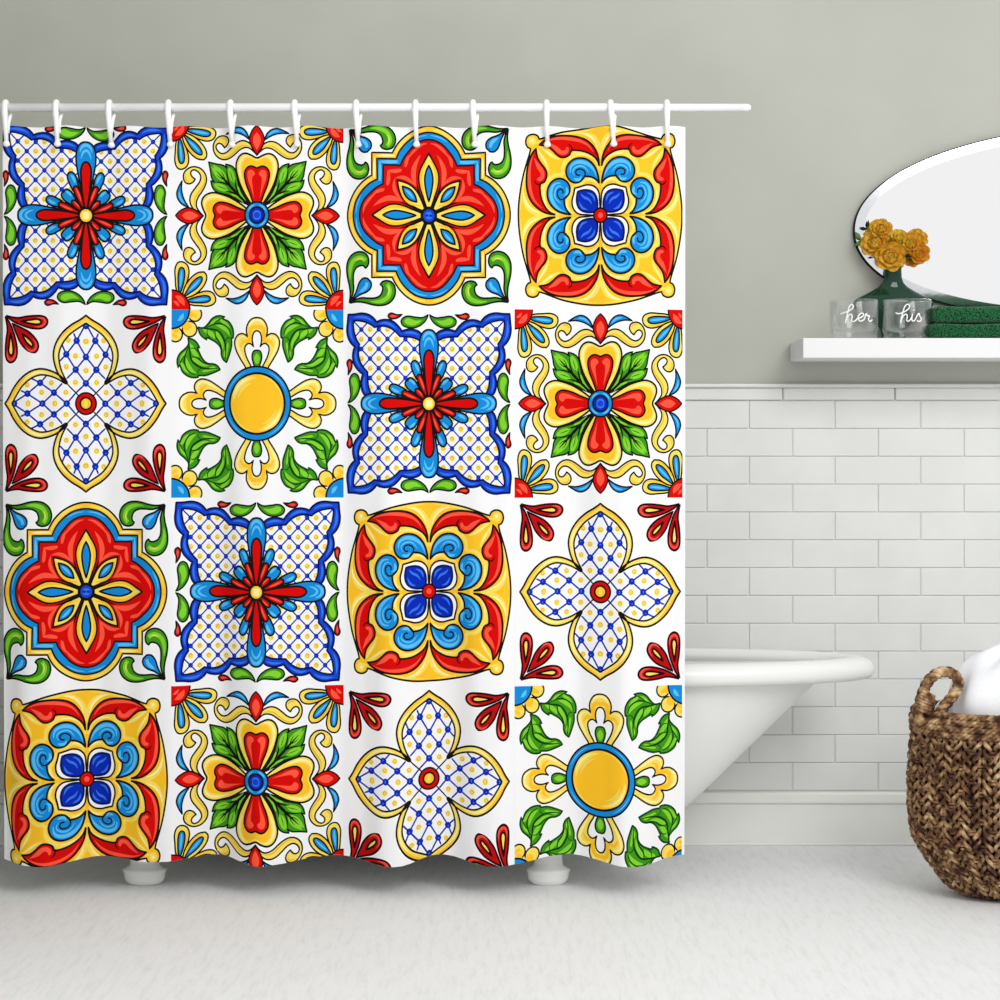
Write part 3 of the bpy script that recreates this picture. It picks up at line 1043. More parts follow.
strip(RIGHT, 685.6)
P = np.concatenate([P, np.array(extra_v)])
EXQ = np.array(extra_q)
RIGHT_EDGE = 685.6
EPSN = 0.5


def place(px, py, back=0.0):
    x = gx(px)
    y = cloth_y(px, py) + back
    z = gz(py + cloth_drop(px, py))
    return np.stack([x, y, z], 1)


def normal(px, py):
    a = place(px + EPSN, py) - place(px - EPSN, py)
    b = place(px, py + EPSN) - place(px, py - EPSN)
    n = np.cross(a, b)
    n /= np.linalg.norm(n, axis=1)[:, None]
    n[n[:, 1] > 0] *= -1
    return n


def sheet_mesh(name, P2, T2, Q2, K2, mats, smooth=True):
    co = place(P2[:, 0], P2[:, 1])
    me = bpy.data.meshes.new(name)
    nT, nQ = len(T2), len(Q2)
    me.vertices.add(len(co))
    me.vertices.foreach_set('co', co.ravel())
    loops = np.concatenate([T2.ravel(), Q2.ravel()]) if nQ else T2.ravel()
    me.loops.add(len(loops))
    me.loops.foreach_set('vertex_index', loops.astype('i'))
    me.polygons.add(nT + nQ)
    starts = np.concatenate([np.arange(nT) * 3, nT * 3 + np.arange(nQ) * 4])
    me.polygons.foreach_set('loop_start', starts.astype('i'))
    me.polygons.foreach_set('material_index', K2.astype('i'))
    me.polygons.foreach_set('use_smooth', np.ones(nT + nQ, bool))
    for m in mats:
        me.materials.append(m)
    me.update(calc_edges=True)
    me.validate()
    me.normals_split_custom_set_from_vertices(normal(P2[:, 0], P2[:, 1]).tolist())
    return me


curtain = empty('shower_curtain', (float(gx(343)), 0.0, float(gz(126))))
tag(curtain, 'white fabric shower curtain printed with colourful floral tile pattern, hanging from the rod', 'shower curtain')
# triangles must face the camera
A0, B0, C0 = P[T[:, 0]], P[T[:, 1]], P[T[:, 2]]
area2 = (B0[:, 0] - A0[:, 0]) * (C0[:, 1] - A0[:, 1]) - (B0[:, 1] - A0[:, 1]) * (C0[:, 0] - A0[:, 0])
flip = area2 > 0
T[flip] = T[flip][:, ::-1]
me = sheet_mesh('printed_panel', P, T, np.zeros((0, 4), int) if len(EXQ) == 0 else EXQ, np.concatenate([K, np.full(len(EXQ), WHITE)]), cloth_mats)
panel = bpy.data.objects.new('printed_panel', me)
COL.objects.link(panel)
panel.parent = curtain
panel.matrix_parent_inverse = Matrix.Translation(-curtain.location)


# back of the cloth with hemmed edges, 2 mm behind the print
bm = bmesh.new()
xs = np.unique(np.concatenate([np.arange(LEFT, RIGHT_EDGE, 8.0), [RIGHT_EDGE]]))
ys = np.unique(np.concatenate([np.arange(TOP, BOT, 18.0), [BOT]]))
GXX, GYY = np.meshgrid(xs, ys)
g = place(GXX.ravel(), GYY.ravel(), 0.002).reshape(len(ys), len(xs), 3)
gf = place(GXX.ravel(), GYY.ravel(), 0.0).reshape(len(ys), len(xs), 3)
bv = [[bm.verts.new(g[j, i]) for i in range(len(xs))] for j in range(len(ys))]
for j in range(len(ys) - 1):
    for i in range(len(xs) - 1):
        bm.faces.new((bv[j][i], bv[j][i + 1], bv[j + 1][i + 1], bv[j + 1][i]))
rim = [(0, i) for i in range(len(xs))] + [(j, len(xs) - 1) for j in range(1, len(ys))] + \
      [(len(ys) - 1, i) for i in range(len(xs) - 2, -1, -1)] + [(j, 0) for j in range(len(ys) - 2, 0, -1)]
fv = [bm.verts.new(gf[j, i]) for j, i in rim]
for a in range(len(rim)):
    b = (a + 1) % len(rim)
    bm.faces.new((bv[rim[a][0]][rim[a][1]], bv[rim[b][0]][rim[b][1]], fv[b], fv[a]))
obj('backing', bm, cloth_mats[WHITE], curtain)

# ------------------------------------------------------------------ rod and hooks
ROD_Y = 0.0
ROD_Z = float(gz(107.6))
ROD_R = 4.2 * PX
rod = empty('curtain_rod', (float(gx(375)), ROD_Y, ROD_Z))
tag(rod, 'straight white curtain rod running above the patterned shower curtain', 'curtain rod')
bm = bmesh.new()
xe = float(gx(751))
rl = []
for x, r in ((LEFT_X + 0.02, ROD_R), (xe - 0.35, ROD_R), (xe - 0.349, ROD_R * 0.93), (xe - 0.02, ROD_R * 0.93)):
    rl.append([(x, ROD_Y + r * math.cos(2 * PI * i / 32), ROD_Z + r * math.sin(2 * PI * i / 32)) for i in range(32)])
rings(bm, rl, True, True, True)
obj('pole', bm, M['rod'], rod)
bm = bmesh.new()
rl = []
for x, r in ((xe - 0.02, ROD_R * 0.93), (xe - 0.008, ROD_R * 0.86), (xe - 0.001, ROD_R * 0.55), (xe, ROD_R * 0.2)):
    rl.append([(x, ROD_Y + r * math.cos(2 * PI * i / 32), ROD_Z + r * math.sin(2 * PI * i / 32)) for i in range(32)])
rings(bm, rl, True, False, True)
obj('end_cap', bm, M['rod'], rod)
bm = bmesh.new()
rl = []
for x, r in ((LEFT_X, 0.032), (LEFT_X + 0.012, 0.032), (LEFT_X + 0.02, 0.02), (LEFT_X + 0.03, ROD_R * 1.01)):
    rl.append([(x, ROD_Y + r * math.cos(2 * PI * i / 32), ROD_Z + r * math.sin(2 * PI * i / 32)) for i in range(32)])
rings(bm, rl, True, True, False)
obj('wall_flange', bm, M['rod'], rod)

HOOKX = [6.6, 57.3, 110.2, 169.4, 231.3, 295.5, 357.0, 416.4, 473.8, 547.3, 611.2, 667.5]
HL = ['white plastic curtain hook at the far left end, over a blue scalloped corner',
      'white curtain hook second from the left, beside the left green leaf',
      'white curtain hook third from the left, beside the right green leaf',
      'white curtain hook at the seam of blue lattice tile and heart flower tile',
      'white curtain hook over the left yellow scroll of the top heart flower tile',
      'white curtain hook over the right yellow scroll of the top heart flower tile',
      'white curtain hook over the blue drop left of the red quatrefoil tile',
      'white curtain hook over the top middle of the red quatrefoil tile',
      'white curtain hook over the green sprig right of the red quatrefoil tile',
      'white plastic curtain hook by the left knob of the yellow rounded tile',
      'white plastic curtain hook right of the top middle of the yellow rounded tile',
      'white plastic curtain hook at the right end of the curtain, over the right yellow knob']


def arc_pts(c, r, a0, a1, n):
    return [(c[0], c[1] + r * math.cos(a0 + (a1 - a0) * i / n), c[2] + r * math.sin(a0 + (a1 - a0) * i / n)) for i in range(n + 1)]


for i, hx in enumerate(HOOKX):
    lean = [0.3, 0.4, 0.2, 0.3, 0.2, 0.5, 0.3, 0.0, 0.2, -0.1, 0.5, -0.2][i]
    x = float(gx(hx))
    h = empty('curtain_hook', (x, ROD_Y, ROD_Z))
    tag(h, HL[i], 'curtain hook', 'hooks along the curtain rod')
    rr = ROD_R + 0.0050
    zc = ROD_Z
    yb = float(cloth_y(hx, 146.0)) - 0.009
    bz = float(gz(144.0))
    # front arm: over the rod and down to the cloth
    pts = arc_pts((x - 0.002, ROD_Y, zc), rr - 0.002, 0.35 * PI, PI, 10)
    pts = [(p[0], p[1], p[2]) for p in pts]
    pts += [(x - 0.002 + lean * 0.003, ROD_Y - rr, zc - 0.015), (x - 0.001 + lean * 0.006, -0.016, float(gz(126))), (x + 0.001 + lean * 0.009, yb, bz)]
    rad = [0.0078] * 11 + [0.0082, 0.0066, 0.0056]
    bm = bmesh.new()
    add_tube(bm, pts, rad, 10)
    obj('front_arm', bm, M['plastic'], h)
    if i not in (7, 9, 11):
        bm = bmesh.new()
        pts = [(x + 0.010, ROD_Y + 0.010, zc - ROD_R - 0.004), (x + 0.009, ROD_Y - 0.002, zc - ROD_R - 0.014), (x + 0.007, -0.006, float(gz(122))), (x + 0.003 + lean * 0.012, -0.012, float(gz(134)))]
        add_tube(bm, pts, [0.0042, 0.0052, 0.0050, 0.004], 8)
        obj('back_arm', bm, M['plastic'], h)
    bm = bmesh.new()
    add_lathe(bm, (x + 0.001 + lean * 0.009, yb, bz - 0.006), [(0.003, -0.004), (0.0082, -0.001), (0.0095, 0.003), (0.0075, 0.008), (0.005, 0.013)], 14)
    obj('bead', bm, M['plastic'], h)

# ------------------------------------------------------------------ bathtub
TUB_CX, TUB_CY = -0.20, 0.325
RIM_Z = 0.580


def plan(a, b, n, k, xpow=2.3):
    out = []
    for i in range(n):
        t = 2 * PI * i / n
        c, s = math.cos(t), math.sin(t)
        out.append((TUB_CX + k + a * math.copysign(abs(c)**(2 / xpow), c), TUB_CY + b * math.copysign(abs(s)**(2 / xpow), s)))
    return out


NT = 128
tub = empty('bathtub', (TUB_CX, TUB_CY, 0.0))
tag(tub, 'white freestanding bathtub with raked end and rolled rim, behind the shower curtain', 'bathtub')
bm = bmesh.new()
prof = []   # (half length, half width, z)
XB = [(0.30, 0.06, 0.130), (0.56, 0.12, 0.134), (0.655, 0.16, 0.145), (0.705, 0.185, 0.165), (0.740, 0.200, 0.192)]
for k in range(1, 9):
    z = 0.192 + (0.545 - 0.192) * k / 8
    XB.append((0.740 + (1.105 - 0.740) * (k / 8), 0.200 + 0.052 * (k / 8)**0.7, z))
prof = [(a, b, z) for a, b, z in XB]
prof += [(1.12, 0.262, 0.552)]
# inside
INN = [(1.13, 0.236, 0.574), (1.105, 0.226, 0.560), (1.07, 0.218, 0.53), (0.98, 0.205, 0.45), (0.84, 0.185, 0.30), (0.72, 0.15, 0.20), (0.5, 0.1, 0.175), (0.2, 0.04, 0.170)]
prof += INN
rl = []
for a, b, z in prof:
    pw = 2.3
    rl.append([(x, y, z) for x, y in plan(a, b, NT, 0.0, pw)])
rings(bm, rl, True, True, True)
obj('basin', bm, M['porc'], tub)
bm = bmesh.new()
rl = []
# rolled rim: closed section swept round the plan
for sx, sz in [(-0.052, -0.012), (-0.046, 0.004), (-0.030, 0.012), (-0.010, 0.012), (0.008, 0.008), (0.020, -0.002), (0.027, -0.016), (0.027, -0.032),
               (0.020, -0.043), (0.008, -0.048), (-0.006, -0.046), (-0.020, -0.040), (-0.036, -0.030)]:
    k = 1.0 + 0.0 * sx
    rl.append([(x, y, RIM_Z + sz) for x, y in plan(1.206 + sx * 1.35, 0.262 + sx, NT, 0.0, 2.25)])
rl.append(rl[0])
rings(bm, rl, True, False, False)
bmesh.ops.remove_doubles(bm, verts=bm.verts, dist=1e-6)
obj('rolled_rim', bm, M['porc'], tub)
for fx, fy, pxs in (((145.5 - 500) * 5.14 / F_PX, 0.128, 0), ((548 - 500) * 5.14 / F_PX, 0.128, 1), ((145.5 - 500) * 5.14 / F_PX, 0.50, 0), ((548 - 500) * 5.14 / F_PX, 0.50, 1)):
    bm = bmesh.new()
    k = PX * 1.07
    add_lathe(bm, (fx, fy, 0.0), [(14 * k, 0.0), (17.5 * k, 2.5 * k), (19.5 * k, 6 * k), (20 * k, 11 * k), (21.5 * k, 14 * k), (19 * k, 15.5 * k),
                                  (14.5 * k, 18 * k), (13.5 * k, 23 * k), (13.5 * k, 33 * k), (15 * k, 42 * k), (19 * k, 56 * k)], 40, 1.0, 0.62)
    obj('foot', bm, M['porc'], tub)

# ------------------------------------------------------------------ shelf and what stands on it
SH_F = 0.406                       # front of the shelf
SH_X = float(at(803, 0, SH_F).x)
SH_Z = float(at(0, 338, SH_F).z)
SH_B = float(at(0, 358, SH_F).z)
bm = bmesh.new()
add_box(bm, SH_X, 2.3, SH_F, WALL_Y, SH_B, SH_Z, 0.0025, 2)
tag(obj('wall_shelf', bm, M['shelf'], smooth=False, loc=(SH_X, WALL_Y, SH_Z)), 'long white floating wall shelf above the tiled wainscot', 'shelf')

# mirror: bevelled oval, slightly turned
MIR_Y = WALL_Y - 0.018
mc = at(1114, 221.5, MIR_Y)
ma, mb, mt = 260.5 * (MIR_Y - CAM_Y) / F_PX, 98.0 * (MIR_Y - CAM_Y) / F_PX, math.radians(2.4)


def ell(a, b, y, n=160):
    out = []
    for i in range(n):
        t = 2 * PI * i / n
        ct, st = math.cos(t), math.sin(t)
        u, v = a * math.copysign(abs(ct)**0.96, ct), b * math.copysign(abs(st)**0.96, st)
        # left end sits lower
        out.append((mc.x + u * math.cos(mt) - v * math.sin(mt), y, mc.z + u * math.sin(mt) + v * math.cos(mt)))
    return out


mirror = empty('wall_mirror', (mc.x, WALL_Y, mc.z))
tag(mirror, 'large oval mirror on the grey wall above the white shelf', 'mirror')
bm = bmesh.new()
rings(bm, [ell(ma, mb, WALL_Y - 0.001), ell(ma, mb, MIR_Y - 0.001)], True, True, True)
obj('backing', bm, M['darkedge'], mirror, smooth=False)
bm = bmesh.new()
bw = 0.030
rings(bm, [ell(ma - 0.0035, mb - 0.0035, MIR_Y - 0.0012), ell(ma - 0.0035, mb - 0.0035, MIR_Y - 0.0022), ell(ma - bw, mb - bw, MIR_Y - 0.0066)], True)
obj('bevelled_edge', bm, M['bevel'], mirror, smooth=False)
bm = bmesh.new()
rings(bm, [ell(ma - bw, mb - bw, MIR_Y - 0.0020), ell(ma - bw, mb - bw, MIR_Y - 0.0066)], True, True, True)
obj('mirror_glass', bm, M['mirror'], mirror, smooth=False)

# tumblers
GY = SH_F + 0.078
GS = (GY - CAM_Y) / F_PX


def tumbler(pxc, word, label):
    c = at(pxc, 338, GY)
    c.z = SH_Z
    R = 24.2 * GS
    H = 39.5 * GS
    root = empty('glass_tumbler', (c.x, c.y, c.z))
    tag(root, label, 'glass', 'tumblers on the shelf')
    bm = bmesh.new()
    prof = [(0.0005, 0.001), (R * 0.90, 0.001), (R * 0.95, 0.004), (R * 0.955, 0.020), (R * 0.99, 0.026), (R * 1.0, 0.031), (R * 0.975, 0.036), (R * 0.985, 0.040),
            (R * 1.0, H * 0.99), (R * 0.985, H), (R * 0.965, H * 0.99), (R * 0.94, 0.040), (R * 0.85, 0.026), (R * 0.5, 0.021), (0.0005, 0.019)]
    n = 128
    rl = []
    for r, z in prof:
        rl.append([(c.x + (r * (1 + (0.018 * math.cos(16 * 2 * PI * i / n) if 0.018 < z < 0.037 and r > R * 0.9 else (0.0035 * math.cos(13 * 2 * PI * i / n) if r > R * 0.98 else 0)))) * math.cos(2 * PI * i / n),
                    c.y + r * math.sin(2 * PI * i / n), c.z + z) for i in range(n)])
    rings(bm, rl, True, True, True)
    obj('bowl', bm, M['glass'], root)
    bm = bmesh.new()
    strokes = {
        'her': [[(112, 215), (140, 205), (190, 185), (216, 155), (205, 133), (184, 150), (168, 210), (150, 300)],
                [(156, 275), (175, 232), (198, 222), (206, 245), (202, 280), (222, 286), (250, 262)],
                [(250, 262), (285, 250), (310, 226), (292, 212), (264, 232), (258, 262), (280, 284), (318, 262)],
                [(318, 262), (336, 216), (342, 236), (362, 232), (356, 262), (366, 284), (392, 268)]],
        'his': [[(606, 205), (630, 215), (690, 190), (722, 152), (704, 133), (680, 152), (660, 215), (645, 300)],
                [(650, 275), (670, 232), (692, 222), (700, 245), (696, 278), (716, 282), (738, 248)],
                [(748, 218), (740, 262), (752, 284), (776, 262)], [(757, 184), (758, 190)],
                [(776, 262), (806, 214), (812, 236), (828, 262), (812, 286), (786, 276)]]}[word]
    for st in strokes:
        q, _ = catmull([(a, b) for a, b in st], False, 5.0)
        pts = []
        for X, Y in q:
            px = 825 + X / 9.09
            py = 290 + Y / 9.09
            ox = max(-0.95, min(0.95, (px - pxc) / 24.2)) * R
            rr = R * 1.01 + 0.0012
            z = c.z + (338 - py) * GS
            pts.append((c.x + ox, c.y - math.sqrt(max(rr * rr - ox * ox, 1e-6)), z))
        add_tube(bm, pts, 0.0019, 6)
    obj('script_lettering', bm, M['etch'], root)
    return root


tumbler(854.0, 'her', 'left clear glass tumbler etched with the word her, at the shelf end')
tumbler(907.0, 'his', 'right clear glass tumbler etched with the word his, beside the green towels')

# vase
VY = SH_F + 0.196
VS = (VY - CAM_Y) / F_PX
vc = at(893, 338, VY)
vc.z = SH_Z
vase = empty('glass_vase', (vc.x, vc.y, vc.z))
tag(vase, 'dark green glass vase with wide shoulders and short neck, behind the two tumblers', 'vase')
bm = bmesh.new()
vp = [(13, 0.5), (14, 2.0), (12, 6), (12, 11), (17, 17), (26, 23), (34, 29), (39, 34), (40.5, 38), (39, 41), (36, 43.5), (30, 46.5), (22, 50.5), (15, 54.5), (10.6, 59), (8.8, 64), (8.4, 72), (9.2, 76)]
rl = []
for r, z in vp:
    sy = 0.36 + 0.55 * max(0, (z - 52) / 24)
    rl.append([(vc.x + r * VS * math.cos(2 * PI * i / 64), vc.y + r * VS * sy * math.sin(2 * PI * i / 64), vc.z + z * VS) for i in range(64)])
rings(bm, rl, True, True, True)
obj('body', bm, M['greenglass'], vase)
bm = bmesh.new()
add_lathe(bm, (vc.x, vc.y, vc.z + 75.5 * VS), [(8.4 * VS, -0.003), (10.2 * VS, -0.002), (10.6 * VS, 0.0), (10.0 * VS, 0.002), (8.0 * VS, 0.0015)], 40, 1, 0.85)
obj('lip', bm, M['greenglass'], vase)


# ranunculus blooms
def petal_mat(name, a, b):
    m = noise_mix(mat(name, a, 0.6, spec=0.15), b, 70, 0.45, 0.7)
    bs = m.node_tree.nodes['Principled BSDF']
    bs.inputs['Subsurface Weight'].default_value = 0.35
    bs.inputs['Subsurface Scale'].default_value = 0.02
    bs.inputs['Subsurface Radius'].default_value = (1.0, 0.7, 0.2)
    return m


PM = [petal_mat('petal_orange', (255, 212, 66), (255, 176, 46)), petal_mat('petal_yellow', (255, 228, 70), (252, 206, 44)), petal_mat('petal_amber', (254, 186, 50), (246, 140, 36))]
rnd = random.Random(7)


def bloom(name, px, py, rpx, dy, pm, label, face):
    c = at(px, py, VY + dy)
    R = rpx * VS
    base = Vector((vc.x, vc.y, vc.z + 75 * VS))
    root = empty(name, (c.x, c.y, c.z))
    tag(root, label, 'flower', 'ranunculus in the green vase')
    d = Vector(face).normalized()
    u = d.orthogonal().normalized()
    w = d.cross(u)
    bm = bmesh.new()
    # cupped petals in rings, outermost first
    for ring, (rad, n, tilt, size) in enumerate([(0.62, 7, 0.50, 0.62), (0.48, 7, 0.25, 0.52), (0.34, 6, 0.05, 0.42), (0.22, 5, -0.1, 0.30), (0.11, 4, -0.2, 0.2)]):
        for k in range(n):
            a = 2 * PI * (k + 0.5 * (ring % 2)) / n + rnd.uniform(-0.15, 0.15)
            out = u * math.cos(a) + w * math.sin(a)
            side = d.cross(out)
            cen = c + out * rad * R * 0.9 + d * R * (0.05 + 0.11 * ring)
            ax = (d + out * tilt * 1.6).normalized()
            nrm = (out - d * tilt).normalized()
            g = []
            for iy in range(5):
                row = []
                for ix in range(5):
                    s = (ix - 2) / 2
                    t = iy / 4
                    wid = size * R * math.sin(PI * (0.18 + 0.64 * t)) * 1.05
                    cup = -0.42 * size * R * (1 - s * s) * -1
                    row.append(cen + side * s * wid + ax * (t - 0.5) * size * R * 1.5 + nrm * (cup * 0.6 - 0.25 * size * R * (t - 0.4)**2 * 4 * -1 * (1 if ring < 2 else -1)))
                g.append(row)
            vv = [[bm.verts.new(p) for p in row] for row in g]
            for iy in range(4):
                for ix in range(4):
                    bm.faces.new((vv[iy][ix], vv[iy][ix + 1], vv[iy + 1][ix + 1], vv[iy + 1][ix]))
    bmesh.ops.solidify(bm, geom=bm.faces[:], thickness=0.0006)
    obj('petals', bm, pm, root)
    bm = bmesh.new()
    r = bmesh.ops.create_icosphere(bm, subdivisions=2, radius=R * 0.52)
    bmesh.ops.translate(bm, verts=r['verts'], vec=c - d * R * 0.05)
    obj('flower_heart', bm, PM[2], root)
    bm = bmesh.new()
    p0 = c - d * R * 0.3
    mid = (p0 + base) / 2 + Vector((0, 0.0, 0.006))
    add_tube(bm, [p0, mid, base + Vector((rnd.uniform(-0.01, 0.01), 0, 0.0)), base + Vector((0, 0, -0.03))], 0.0022, 6)
    obj('stem', bm, M['stem'], root)


bloom('ranunculus_flower', 881, 229.5, 10.0, -0.010, PM[0], 'amber ranunculus bloom at the top left of the bouquet', (-0.1, -1, 0.55))
bloom('ranunculus_flower', 897, 248, 12.0, 0.012, PM[1], 'bright yellow ranunculus in the middle of the bouquet, partly hidden', (0, -1, 0.5))
bloom('ranunculus_flower', 875.5, 243, 13.0, -0.012, PM[0], 'wide orange ranunculus bloom on the left, under the topmost bloom', (-0.45, -1, 0.25))
bloom('ranunculus_flower', 890, 257, 13.5, -0.030, PM[0], 'largest orange ranunculus bloom, lowest and just above the vase neck', (-0.05, -1, 0.1))
bloom('ranunculus_flower', 899.5, 238.5, 8.5, -0.004, PM[1], 'small yellow ranunculus bud high in the middle of the bouquet', (0.2, -1, 0.5))
bloom('ranunculus_flower', 910.5, 244, 10.0, -0.014, PM[0], 'orange ranunculus bloom at right, left of the rightmost two', (-0.1, -1, 0.2))
bloom('ranunculus_flower', 918, 238.5, 9.0, 0.002, PM[0], 'upper right ranunculus bloom, yellow orange, against the mirror', (0.3, -1, 0.5))
bloom('ranunculus_flower', 919, 253.5, 9.6, -0.018, PM[2], 'amber ranunculus bloom at the lower right of the bouquet', (0.15, -1, 0.1))


def sprig(name, pts, m, label, width):
    """spray of narrow leaves on one stem"""
    q = [at(p[0], p[1], VY + p[2]) for p in pts]
    root = empty(name, tuple(q[0]))
    tag(root, label, 'leaf')
    bm = bmesh.new()
    add_tube(bm, q, 0.0018, 6)
    obj('stem', bm, M['stem'], root)
    for k in range(1, len(q)):
        for sgn in (-1, 1):
            bm = bmesh.new()
            base = q[k]
            dr = (q[k] - q[k - 1]).normalized()
            sd = Vector((-dr.z, 0, dr.x)) * sgn
            tip = base + (dr * 0.8 + sd * 0.7) * width * 2.2
            mid = (base + tip) / 2
            nn = Vector((0, -1, 0))
            ww = (tip - base).cross(nn).normalized() * width * 0.38
            vs = [bm.verts.new(p) for p in (base, mid + ww - nn * 0.001, tip, mid - ww - nn * 0.001, mid + nn * 0.003)]
            bm.faces.new((vs[0], vs[1], vs[4]))
            bm.faces.new((vs[1], vs[2], vs[4]))
            bm.faces.new((vs[2], vs[3], vs[4]))
            bm.faces.new((vs[3], vs[0], vs[4]))
            bmesh.ops.solidify(bm, geom=bm.faces[:], thickness=0.0007)
            obj('leaf_blade', bm, m, root)


sprig('leaf_sprig', [(893, 262, 0.0), (879, 250, 0.02), (871, 241, 0.02), (862, 240, 0.0)], M['leafp'], 'pale green leaf sprig at the upper left of the bouquet', 0.018)
sprig('leaf_sprig', [(893, 263, 0.0), (882, 262, 0.02), (874, 257, 0.02), (870, 252, 0.02)], M['leafd'], 'dark green leaf sprig low on the left of the bouquet', 0.009)
sprig('leaf_sprig', [(893, 262, 0.0), (884, 246, 0.015), (872, 234, 0.012), (868, 229, 0.01)], M['leafd'], 'dark green leaf sprig left of the topmost bloom', 0.012)


# folded towels
def towel_mat():
    m = mat('green_terry', (16, 118, 66), 0.95, sheen=0.2, spec=0.05)
    nt = m.node_tree
    b = nt.nodes['Principled BSDF']
    tc = nt.nodes.new('ShaderNodeTexCoord')
    v = nt.nodes.new('ShaderNodeTexVoronoi')
    v.inputs['Scale'].default_value = 240
    nt.links.new(tc.outputs['Object'], v.inputs['Vector'])
    r = nt.nodes.new('ShaderNodeValToRGB')
    r.color_ramp.elements[0].position = 0.2
    r.color_ramp.elements[0].color = lin((22, 128, 70))
    r.color_ramp.elements[1].position = 0.75
    r.color_ramp.elements[1].color = lin((2, 46, 24))
    nt.links.new(v.outputs['Distance'], r.inputs['Fac'])
    nt.links.new(r.outputs['Color'], b.inputs['Base Color'])
    bp = nt.nodes.new('ShaderNodeBump')
    bp.invert = True
    bp.inputs['Strength'].default_value = 1.0
    bp.inputs['Distance'].default_value = 0.006
    nt.links.new(v.outputs['Distance'], bp.inputs['Height'])
    nt.links.new(bp.outputs['Normal'], b.inputs['Normal'])
    return m


M['towel'] = towel_mat()
TS = (SH_F + 0.02 - CAM_Y) / F_PX


def folded_towel(pxl, z0, z1, label, lobes):
    """a towel folded in layers: every layer a rounded slab joined at the front fold"""
    xl = (pxl - 500) * TS
    bm = bmesh.new()
    nx, nr = 120, 40
    y0, y1 = SH_F + 0.018, SH_F + 0.148
    H = z1 - z0
    rl = []
    X1 = 2.05
    for i in range(nx + 1):
        t = i / nx
        x = xl + (X1 - xl) * (t**1.5)
        k = min(1.0, ((x - xl) / 0.018))
        e = math.sqrt(max(0.02, 1 - (1 - k)**2))
        row = []
        for j in range(nr):
            a = 2 * PI * j / nr
            c, s = math.cos(a), math.sin(a)
            yy = (y0 + y1) / 2 + (y1 - y0) / 2 * math.copysign(abs(c)**0.28, c) * (0.93 + 0.07 * e)
            zz = (z0 + z1) / 2 + H / 2 * math.copysign(abs(s)**0.45, s) * (0.55 + 0.45 * e)
            # crease between the layers on the visible fold
            cr = 0.006 * math.exp(-((zz - (z0 + z1) / 2) / (H * 0.10))**2) if lobes else 0
            bump = 0.0012 * math.sin(x * 260 + zz * 190) + 0.001 * math.sin(x * 170 - zz * 310 + yy * 90)
            yy += cr - bump
            zz -= 0.0010 * (1 + math.sin(x * 37 + yy * 20)) * (1 if s > 0 else 0)
            row.append((x + bump, yy, max(zz, z0)))
        rl.append(row)
    rings(bm, rl, True, True, True)
    o = obj('folded_towel', bm, M['towel'], loc=(xl, (y0 + y1) / 2, z0))
    tag(o, label, 'towel', 'green towels on the shelf')
    return o


tz = [SH_Z, SH_Z + 15.6 * TS, SH_Z + 33.0 * TS]
folded_towel(931, tz[0], tz[1], 'lower folded green terry towel lying directly on the shelf', True)
folded_towel(935, tz[1], tz[2], 'upper folded green terry towel, top of the pile beside the tumblers', False)

# ------------------------------------------------------------------ basket
BK_D = 5.0
BK_X = (1018 - 500) * BK_D / F_PX
BK_Y = BK_D + CAM_Y
BS = BK_D / F_PX
basket = empty('laundry_basket', (BK_X, BK_Y, 0.0))
tag(basket, 'tall round brown woven laundry basket with loop handles, standing right of the bathtub', 'basket')
# silhouette radius by height
BP = [(0.000, 40), (0.010, 58), (0.030, 72), (0.060, 80), (0.095, 90), (0.125, 97), (0.150, 103), (0.190, 106), (0.250, 107.5), (0.320, 107.5), (0.400, 105.5), (0.440, 103), (0.490, 102.5)]
BZ = np.array([b[0] for b in BP])
BR = np.array([b[1] for b in BP]) * BS
YS = 0.66


def brad(z):
    return float(np.interp(z, BZ, BR))


def bpt(a, z, dr=0.0):
    r = brad(z) + dr
    return Vector((BK_X + r * math.cos(a), BK_Y + r * YS * math.sin(a), z))


bm = bmesh.new()
rl = []
for z in (0.004, 0.02, 0.05, 0.09, 0.13, 0.18, 0.25, 0.33, 0.41, 0.478):
    rl.append([bpt(2 * PI * i / 72, z, -0.014) for i in range(72)])
for z in (0.478, 0.40, 0.30, 0.18, 0.08, 0.02):
    rl.append([bpt(2 * PI * i / 72, z, -0.024) for i in range(72)])
rings(bm, rl, True, True, True)
obj('inner_shell', bm, M['wickdark'], basket)
bm = bmesh.new()
rb = random.Random(3)
NCOL = 62
Z_TOP = 0.428
path = []
zz = 0.006
while zz < Z_TOP:
    path.append(zz)
    zz += 0.0052 if zz > 0.05 else 0.0036
for c in range(NCOL):
    a = 2 * PI * c / NCOL
    ph = rb.uniform(0, 0.8) + (PI if c % 2 else 0)
    per = 0.050
    arcl = 0.0
    pr = None
    tracks = ([], [])
    for z in path:
        p = bpt(a, z)
        if pr is not None:
            arcl += (p - pr).length
        pr = p
        tang = Vector((-math.sin(a), YS * math.cos(a), 0)).normalized()
        out = Vector((math.cos(a), math.sin(a) / YS, 0)).normalized()
        colw = 2 * PI * brad(z) / NCOL
        for s in (0, 1):
            q = 2 * PI * arcl / per + ph + PI * s
            tracks[s].append((p + tang * math.sin(q) * (1 if c % 2 else -1) * colw * 0.30 + out * math.cos(q) * 0.0066 + out * -0.003, 0.0056 * min(1.0, colw / 0.024) * (1 + 0.18 * math.sin(arcl * 160 + c))))
    for s in (0, 1):
        add_tube(bm, [t[0] for t in tracks[s]], [t[1] for t in tracks[s]], 6)
